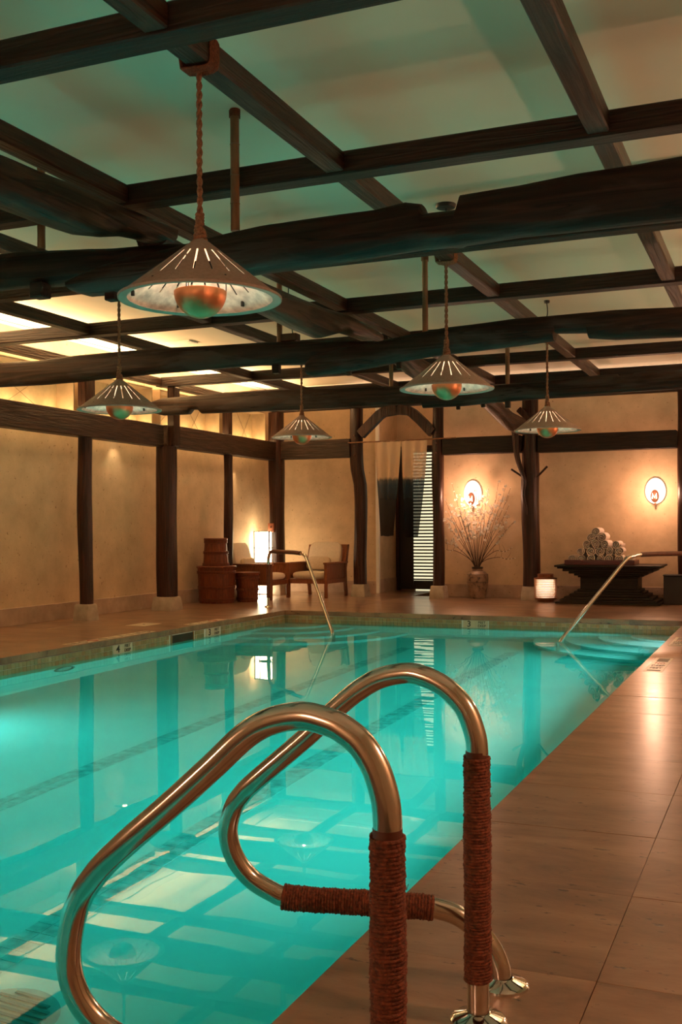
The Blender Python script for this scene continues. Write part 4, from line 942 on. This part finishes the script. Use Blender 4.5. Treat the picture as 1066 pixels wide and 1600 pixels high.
for i, (tx_, tz_, bl) in enumerate(BR):
    b0 = Vector((vx + 0.04 * (h(i, 1) - 0.5), vy + 0.04 * (h(i, 2) - 0.5), 0.30)); b1 = Vector((vx + 0.10 * (1 if tx_ > vx else -1) * min(1, abs(tx_ - vx) * 2), vy - 0.02 + 0.05 * (h(i, 3) - 0.5), 0.56)); tip = Vector((tx_, 15.93 + 0.2 * h(i, 4), tz_))
    b1.x = vx + (tx_ - vx) * 0.12
    m1 = b1.lerp(tip, 0.45) + Vector((0.02 * (h(i, 5) - 0.5), 0, 0.06 * (1 if tz_ < 1.1 else 0.3) + 0.03 * (h(i, 6) - 0.5)))
    m2 = b1.lerp(tip, 0.75) + Vector((0.03 * (h(i, 7) - 0.5), 0.02, 0.03 * (h(i, 8) - 0.5)))
    P = catmull([b0, b1, m1, m2, tip], 5)
    br = thing('blossom_branch', f'thin brown branch in the vase, {ORD[RANK[i]]} of its fan from the left, {"many blossoms" if bl > 0.55 else "few blossoms" if bl > 0.15 else "nearly bare"}', 'branch', tuple(b0), 'blossom branches in the vase')
    MB().tube(P, [0.0062 - 0.0042 * k / len(P) for k in range(len(P))], 5).build('stem', cork, br)
    fl_ = MB()
    for k in range(3):
        tw = MB()
        q = P[9 + k * 3]; dirv = Vector(((h(i, k, 1) - 0.5) * 0.22, 0.02 * (h(i, k) - 0.5), 0.07 + 0.10 * h(i, k, 2)))
        tw.tube([q, q + dirv * 0.5 + Vector((0.01, 0, 0)), q + dirv], [0.0028, 0.0022, 0.0014], 4).build('twig', cork, br)
        if h(i, k, 5) < bl:
            for z in range(3): flower(fl_, q + dirv * (0.5 + 0.25 * z) + Vector((0.02 * (h(i, z, k) - .5), -0.006, 0)), 0.020 + 0.010 * h(i, k, 9), i + k + z)
    nfl = int(bl * 10)
    for k in range(nfl):
        q = P[min(len(P) - 1, int(len(P) * (0.45 + 0.55 * h(i, k, 7))))]
        flower(fl_, q + Vector((0.05 * (h(i, k, 3) - .5), -0.012, 0.05 * (h(i, k, 4) - .5))), 0.020 + 0.013 * h(i, k, 8), i * 3 + k)
    for k in range(5): flower(fl_, P[len(P) - 1 - k * 2] + Vector((0, -0.004, 0)), 0.011, k + i)
    stuff(fl_.build('blossom', petal, br, smooth=0))

# ------------------------------------------------------------------ woven lantern
lx, ly = -3.285, 15.71
ln_ = thing('woven_lantern', 'glowing woven bamboo lantern on the floor beside the tree post', 'lantern', (lx, ly, 0))
MB().lathe([(0, 0), (0.12, 0.0), (0.125, 0.03), (0.158, 0.035), (0.162, 0.05), (0, 0.05)], 32, (lx, ly, 0)).build('base', chair_w, ln_)
MB().lathe([(0.152, 0.05), (0.152, 0.335)], 40, (lx, ly, 0)).build('paper', lantern_paper, ln_)
lt = MB()
for i in range(12): lt.lathe([(0.155, 0.05 + i * 0.0255), (0.161, 0.054 + i * 0.0255), (0.161, 0.060 + i * 0.0255), (0.155, 0.064 + i * 0.0255), (0.155, 0.05 + i * 0.0255)], 40, (lx, ly, 0))
lt.build('woven_band', simple('woven_cane', (0.34, 0.17, 0.09), 0.6), ln_)
vt = MB()
for k in range(48):
    a = 2 * PI * k / 48; vt.box(-0.0045, 0.0045, -0.003, 0.003, 0.05, 0.34, 0, Matrix.Translation((lx, ly, 0)) @ Matrix.Rotation(a, 4, 'Z') @ Matrix.Translation((0, -0.1615, 0)))
stuff(vt.build('woven_strand', simple('woven_cane2', (0.34, 0.17, 0.09), 0.6), ln_))
MB().lathe([(0.158, 0.335), (0.17, 0.337), (0.17, 0.352), (0.12, 0.36), (0.115, 0.39), (0.118, 0.41), (0.10, 0.414), (0.0, 0.414)], 36, (lx, ly, 0)).build('lid', chair_w, ln_)
MB().lathe([(0, 0.14), (0.03, 0.155), (0.04, 0.185), (0.03, 0.215), (0, 0.23)], 16, (lx, ly, 0)).build('bulb', emis('lantern_bulb', (1, 0.85, 0.7), 60), ln_)
light('lantern_light', 'POINT', (lx, ly, 0.26), P_LANTERN, (1.0, 0.72, 0.46), 0.03)

# ------------------------------------------------------------------ towel pedestal
ax0, ay0 = -2.335, 15.62
pe = thing('towel_pedestal', 'dark carved stepped wooden pedestal against the far wall at right', 'pedestal', (ax0, ay0, 0))
def slabp(w_, d_, z0, z1, name): MB().box(ax0 - w_ / 2, ax0 + w_ / 2, ay0 - d_ / 2 + 0.15, ay0 + d_ / 2 + 0.15, z0, z1, 0.006).build(name, altar_w, pe)
for w_, z0, z1 in ((1.47, 0.0, 0.028), (1.37, 0.028, 0.062), (1.24, 0.062, 0.1), (1.10, 0.1, 0.14), (0.98, 0.14, 0.175), (0.89, 0.175, 0.205)): slabp(w_, w_ * 0.6, z0, z1, 'base_step')
slabp(0.815, 0.46, 0.205, 0.375, 'body')
for w_, z0, z1 in ((0.88, 0.375, 0.40), (0.98, 0.40, 0.43), (1.12, 0.43, 0.465), (1.28, 0.465, 0.505), (1.42, 0.505, 0.53)): slabp(w_, w_ * 0.58, z0, z1, 'upper_step')
slabp(1.49, 0.9, 0.53, 0.557, 'top_board')
em = MB()
for k in range(6):
    a = k * PI / 3; em.tube(catmull([(ax0 - 0.02, ay0 - 0.083, 0.29), (ax0 - 0.02 + 0.035 * math.cos(a), ay0 - 0.087, 0.29 + 0.02 * math.sin(a)), (ax0 - 0.02 + 0.07 * math.cos(a + 0.3), ay0 - 0.083, 0.29 + 0.035 * math.sin(a + 0.3))], 4), 0.006, 6)
em.build('carved_emblem', altar_w, pe)
ty = 15.72
tr_ = thing('towel_tray', 'dark red lacquer tray of rolled towels on the pedestal', 'tray', (-2.46, ty, 0.557))
tb = MB().box(-2.92, -2.0, ty - 0.24, ty + 0.24, 0.558, 0.572)
tb.build('bottom', lacq, tr_)
for a, b, c, d in ((-2.955, -1.965, ty - 0.27, ty - 0.24), (-2.955, -1.965, ty + 0.24, ty + 0.27), (-2.955, -2.925, ty - 0.24, ty + 0.24), (-1.995, -1.965, ty - 0.24, ty + 0.24)):
    MB().box(a, b, c, d, 0.558, 0.628, 0.006).build('side', lacq, tr_)
def towel_mesh():
    R0 = 0.070; turns = 2.7; n = 84; th = 0.0105; prof_o = []; prof_i = []
    for i in range(n + 1):
        t = i / n; a = 2 * PI * turns * t; r_ = 0.008 + (R0 - 0.008) * t
        r_ *= 1 + 0.03 * math.sin(2 * a + 1)
        prof_o.append((r_ * math.cos(a), r_ * math.sin(a))); prof_i.append(((r_ - th) * math.cos(a), (r_ - th) * math.sin(a)))
    mb = MB(); L = 0.17
    loop = prof_o + prof_i[::-1]; m_ = len(loop); K = 4
    for k in range(K + 1):
        y = -L + 2 * L * k / K
        for x, z in loop: mb.v.append((x, y + 0.006 * math.sin(x * 60 + z * 40), z))
    for k in range(K):
        for j in range(m_): mb.f.append((k * m_ + j, k * m_ + (j + 1) % m_, (k + 1) * m_ + (j + 1) % m_, (k + 1) * m_ + j))
    for e in (0, K):
        for i in range(n):
            mb.f.append((e * m_ + i, e * m_ + i + 1, e * m_ + 2 * n - i, e * m_ + 2 * n + 1 - i))
    return mb
tw0 = towel_mesh().build('rolled_towel', towel_m, smooth=60)
TOW = []
for k in range(7): TOW.append((-2.85 + k * 0.130, 0.643))
for k in range(5): TOW.append((-2.73 + k * 0.136, 0.752))
for k in range(4): TOW.append((-2.65 + k * 0.137, 0.855) if k < 3 else (-2.22, 0.850))
for k in range(2): TOW.append((-2.575 + k * 0.142, 0.952))
TOW.append((-2.505, 1.035))
names = ['bottom row of the pile', 'second row of the pile', 'third row of the pile', 'fourth row of the pile', 'top of the pile']
pos = {0: ['leftmost', 'second from left', 'third from left', 'middle one', 'third from right', 'second from right', 'rightmost'], 1: ['leftmost', 'second from left', 'middle one', 'second from right', 'rightmost'], 2: ['leftmost', 'second from left', 'third from left', 'rightmost'], 3: ['left one', 'right one'], 4: ['single one']}
cn_ = {0: 7, 1: 5, 2: 4, 3: 2, 4: 1}; ii = 0
for r_ in range(5):
    for k in range(cn_[r_]):
        x_, z_ = TOW[ii]; o = tw0 if ii == 0 else tw0.copy()
        if ii: C.objects.link(o)
        o.location = (x_, ty - 0.02 + 0.03 * (h(ii, 4) - 0.5), z_ + 0.002); o.rotation_euler = (0, h(ii, 2) * 6.28, (h(ii, 3) - 0.5) * 0.12); s_ = 0.92 + 0.14 * h(ii, 7); o.scale = (s_, 1, s_)
        tag(o, f'white rolled towel, {pos[r_][k]} in the {names[r_]}' if r_ < 4 else 'white rolled towel, the single one at the top of the pile', 'towel', 'rolled towels on the pedestal tray'); ii += 1
bs = thing('side_stool', 'black wooden block stool at the right edge of the picture', 'stool', (-1.44, 15.72, 0))
MB().box(-1.585, -1.30, 15.60, 15.84, 0.0, 0.40, 0.006).build('body', blackw, bs)
MB().box(-1.592, -1.293, 15.593, 15.847, 0.40, 0.423, 0.006).build('top', blackw, bs)

# ------------------------------------------------------------------ buckets
def bucket(label, x, y, z, r0, r1, hgt, hoops, n=18, lid=True, tilt=None, rz=0):
    t = thing('wooden_bucket', label, 'bucket', (x, y, z), 'cedar buckets')
    for k in range(n):
        a0 = 2 * PI * k / n + 0.008 + rz; a1 = 2 * PI * (k + 1) / n - 0.008 + rz; vs = []
        for (rr, zz) in ((r0, 0.0), (r1, hgt)):
            for a in (a0, a1):
                for th in (0, -0.02): vs.append((x + (rr + th) * math.cos(a), y + (rr + th) * math.sin(a), z + zz))
        MB().add(vs, [(0, 2, 6, 4), (1, 5, 7, 3), (0, 4, 5, 1), (2, 3, 7, 6), (4, 6, 7, 5), (0, 1, 3, 2)]).build('stave', bucket_w, t, smooth=0)
    for hz in hoops:
        rr = r0 + (r1 - r0) * hz / hgt
        for dz in (-0.011, 0.011):
            MB().lathe([(rr + 0.001, z + hz + dz - 0.011), (rr + 0.011, z + hz + dz - 0.006), (rr + 0.011, z + hz + dz + 0.006), (rr + 0.001, z + hz + dz + 0.011)], 36, (x, y, 0)).build('hoop', bucket_w, t)
    MB().lathe([(0, 0.02), (r0 - 0.02, 0.02)], 30, (x, y, z)).build('bottom', bucket_w, t)
    if lid: MB().lathe([(0, 0.0), (r1 + 0.014, 0.0), (r1 + 0.016, 0.022), (r1 + 0.006, 0.03), (0, 0.03)], 40, (x, y, z + hgt)).build('lid', bucket_w, t)
    return t
bucket('large round wooden bucket with hoops standing by the left wall post', -7.88, 13.95, 0, 0.262, 0.286, 0.525, (0.05, 0.235, 0.46))
bucket('medium wooden bucket stacked upside down on the large bucket', -7.89, 13.95, 0.556, 0.195, 0.165, 0.385, (0.02, 0.20, 0.36))
bucket('small wooden bucket in front of the left armchair', -7.56, 14.33, 0, 0.155, 0.18, 0.42, (0.05, 0.19, 0.37), 16)

# ------------------------------------------------------------------ armchairs (facing -Y in their own space)
def make_chair(label):
    t = thing('armchair', label, 'armchair', (0, 0, 0), 'teak armchairs with cream cushions')
    W, D = 0.335, 0.36
    for sx in (-1, 1):
        MB().box(sx * W - 0.024, sx * W + 0.024, -D - 0.024, -D + 0.024, 0, 0.535, 0.005).build('front_leg', chair_w, t)
        def rg(z, y): return [(sx * W - 0.022, y - 0.026, z), (sx * W + 0.022, y - 0.026, z), (sx * W + 0.022, y + 0.026, z), (sx * W - 0.022, y + 0.026, z)]
        MB().loft([rg(0, D + 0.05), rg(0.2, D + 0.01), rg(0.54, D), rg(0.84, D + 0.09)]).build('rear_leg', chair_w, t, smooth=20)
        MB().box(sx * W - 0.034, sx * W + 0.034, -D - 0.04, D + 0.06, 0.535, 0.565, 0.006).build('armrest', chair_w, t)
        MB().box(sx * W - 0.008, sx * W + 0.008, -D + 0.024, D - 0.026, 0.30, 0.535).build('side_panel', chair_w, t, smooth=0)
        MB().box(sx * W - 0.018, sx * W + 0.018, -D + 0.024, D - 0.026, 0.225, 0.295, 0.004).build('side_rail', chair_w, t)
    MB().box(-W + 0.024, W - 0.024, -D - 0.018, -D + 0.018, 0.225, 0.295, 0.004).build('front_rail', chair_w, t)
    MB().box(-W + 0.024, W - 0.024, D - 0.018, D + 0.018, 0.225, 0.295, 0.004).build('rear_rail', chair_w, t)
    MB().box(-W + 0.022, W - 0.022, -0.012, 0.012, 0.46, 0.84, 0.004, Matrix.Translation((0, D - 0.01, 0)) @ Matrix.Translation((0, -0.15, 0)) @ Matrix.Translation((0, 0.15, 0)) @ Matrix.Rotation(-0.0, 4, 'X') @ Matrix.Shear('XY', 4, (0, 0.28)) @ Matrix.Translation((0, 0, 0))).build('back_board', chair_w, t)
    def soft(x0, x1, y0, y1, z0, z1, M=None):
        n = 10; mb = MB(); cx_, cy_, cz_ = (x0 + x1) / 2, (y0 + y1) / 2, (z0 + z1) / 2; hx, hy, hz = (x1 - x0) / 2, (y1 - y0) / 2, (z1 - z0) / 2
        rings = []
        for i in range(9):
            b = -PI / 2 + PI * i / 8; cb = max(0.02, abs(math.cos(b)) ** 0.35); sb = math.copysign(abs(math.sin(b)) ** 0.6, math.sin(b))
            ring = []
            for j in range(28):
                a = 2 * PI * j / 28; ca = math.copysign(abs(math.cos(a)) ** 0.32, math.cos(a)); sa = math.copysign(abs(math.sin(a)) ** 0.32, math.sin(a))
                p = Vector((cx_ + hx * ca * cb, cy_ + hy * sa * cb, cz_ + hz * sb)); ring.append(M @ p if M else p)
            rings.append(ring)
        return mb.loft(rings)
    soft(-W + 0.03, W - 0.03, -D - 0.01, D - 0.02, 0.295, 0.415).build('seat_cushion', cushion, t, smooth=80)
    Mb = Matrix.Translation((0, 0.25, 0.41)) @ Matrix.Rotation(-0.24, 4, 'X')
    soft(-W + 0.04, W - 0.04, -0.06, 0.06, 0.0, 0.49, Mb).build('back_cushion', cushion, t, smooth=80)
    return t, soft
ch1, soft = make_chair('wooden armchair with cream cushions right of the corner, facing the pool')
ch2 = dup(ch1, (0, 0, 0), 'wooden armchair seen from the side behind the buckets, by the paper floor lamp')
ch1.location = (-7.04, 15.78, 0); ch1.rotation_euler = (0, 0, -0.04)
ch2.location = (-7.70, 14.98, 0); ch2.rotation_euler = (0, 0, PI / 2 + 0.04)
def pillow(label, base, dx, wd):
    Mp = Matrix.Translation((dx, 0.12, 0.425)) @ Matrix.Rotation(-0.35, 4, 'X')
    o = soft(-wd, wd, -0.05, 0.05, 0.0, 0.23, Mp).build('lumbar_pillow', pillow_m, smooth=80)
    o.location = base.location; o.rotation_euler = base.rotation_euler
    return tag(o, label, 'pillow', 'beige lumbar pillows')
pillow('beige lumbar pillow on the right armchair', ch1, -0.05, 0.21)
pillow('beige lumbar pillow on the armchair behind the buckets', ch2, -0.02, 0.2)
# paper floor lamp
fx, fy = -8.02, 15.86
fl_l = thing('floor_lamp', 'tall glowing paper box floor lamp in the far left corner', 'lamp', (fx, fy, 0))
hw_ = 0.135
ps_ = MB().box(fx - hw_, fx + hw_, fy - hw_, fy + hw_, 0.03, 1.055).build('paper_shade', emis('lamp_paper', (1.0, 0.80, 0.50), E_LAMP), fl_l, smooth=0)
fr_m = simple('lamp_frame_wood', (0.06, 0.03, 0.015), 0.5)
for sx in (-1, 1):
    for sy in (-1, 1): MB().box(fx + sx * (hw_ + 0.004) - 0.009, fx + sx * (hw_ + 0.004) + 0.009, fy + sy * (hw_ + 0.004) - 0.009, fy + sy * (hw_ + 0.004) + 0.009, 0, 1.072).build('upright', fr_m, fl_l, smooth=0)
for z_ in (0.02, 0.27, 0.53, 0.79, 1.064):
    m_ = MB(); d = hw_ + 0.009
    for a in range(4): m_.box(-d, d, -d - 0.001, -d + 0.004, z_ - 0.007, z_ + 0.007, 0, Matrix.Translation((fx, fy, 0)) @ Matrix.Rotation(a * PI / 2, 4, 'Z'))
    m_.build('rail', fr_m, ps_, smooth=0)
for a in range(4):
    MB().box(-0.055, -0.041, -hw_ - 0.008, -hw_ - 0.002, 0, 1.07, 0, Matrix.Translation((fx, fy, 0)) @ Matrix.Rotation(a * PI / 2, 4, 'Z')).build('mullion', fr_m, ps_, smooth=0)
sw = thing('switch_box', 'small brown switch box on the corner post', 'switch', (-7.88, 15.82, 1.12))
MB().box(-7.945, -7.835, 15.80, 15.835, 1.05, 1.20, 0.006).build('plate', simple('switch_brown', (0.30, 0.10, 0.05), 0.4), sw)
MB().tube([(-7.885, 15.802, 1.135), (-7.885, 15.79, 1.135)], 0.013, 10).build('button', blackm, sw)
# tiny downlight under the left beam
dl = thing('downlight', 'small bright downlight under the left beam', 'light', (-8.1, 11.85, 2.235))
MB().lathe([(0.0, 0.0), (0.03, 0.0), (0.034, 0.02), (0.0, 0.02)], 16, (-8.1, 11.85, 2.262)).build('lens', emis('downlight_lens', (1, 0.8, 0.5), 10), dl)
MB().box(-8.25, -7.98, 11.83, 11.87, 2.282, 2.30).build('bracket', blackm, dl)
light('downlight_light', 'SPOT', (-8.1, 11.85, 2.255), 5.0, WARM2, 0.02, d=(-0.5, 0, -1), spot=1.6, blend=0.8)
light('downlight_light', 'SPOT', (-8.12, 15.2, 2.255), 14.0, WARM2, 0.02, d=(-0.3, 0, -1), spot=0.55, blend=0.8)
d3 = thing('downlight', 'added fill downlight in the alcove ceiling above the curtain', 'light', (-5.8, 17.0, ZC))  # unseen fixture added to brighten the alcove and curtain
MB().lathe([(0.0, -0.01), (0.04, -0.01), (0.05, 0.0)], 20, (-5.8, 17.0, ZC)).build('lens', emis('fill_lens', (1, 0.8, 0.5), 6), d3)
light('downlight_light', 'POINT', (-5.8, 17.0, ZC - 0.08), 3.5, (1.0, 0.6, 0.36), 0.05)
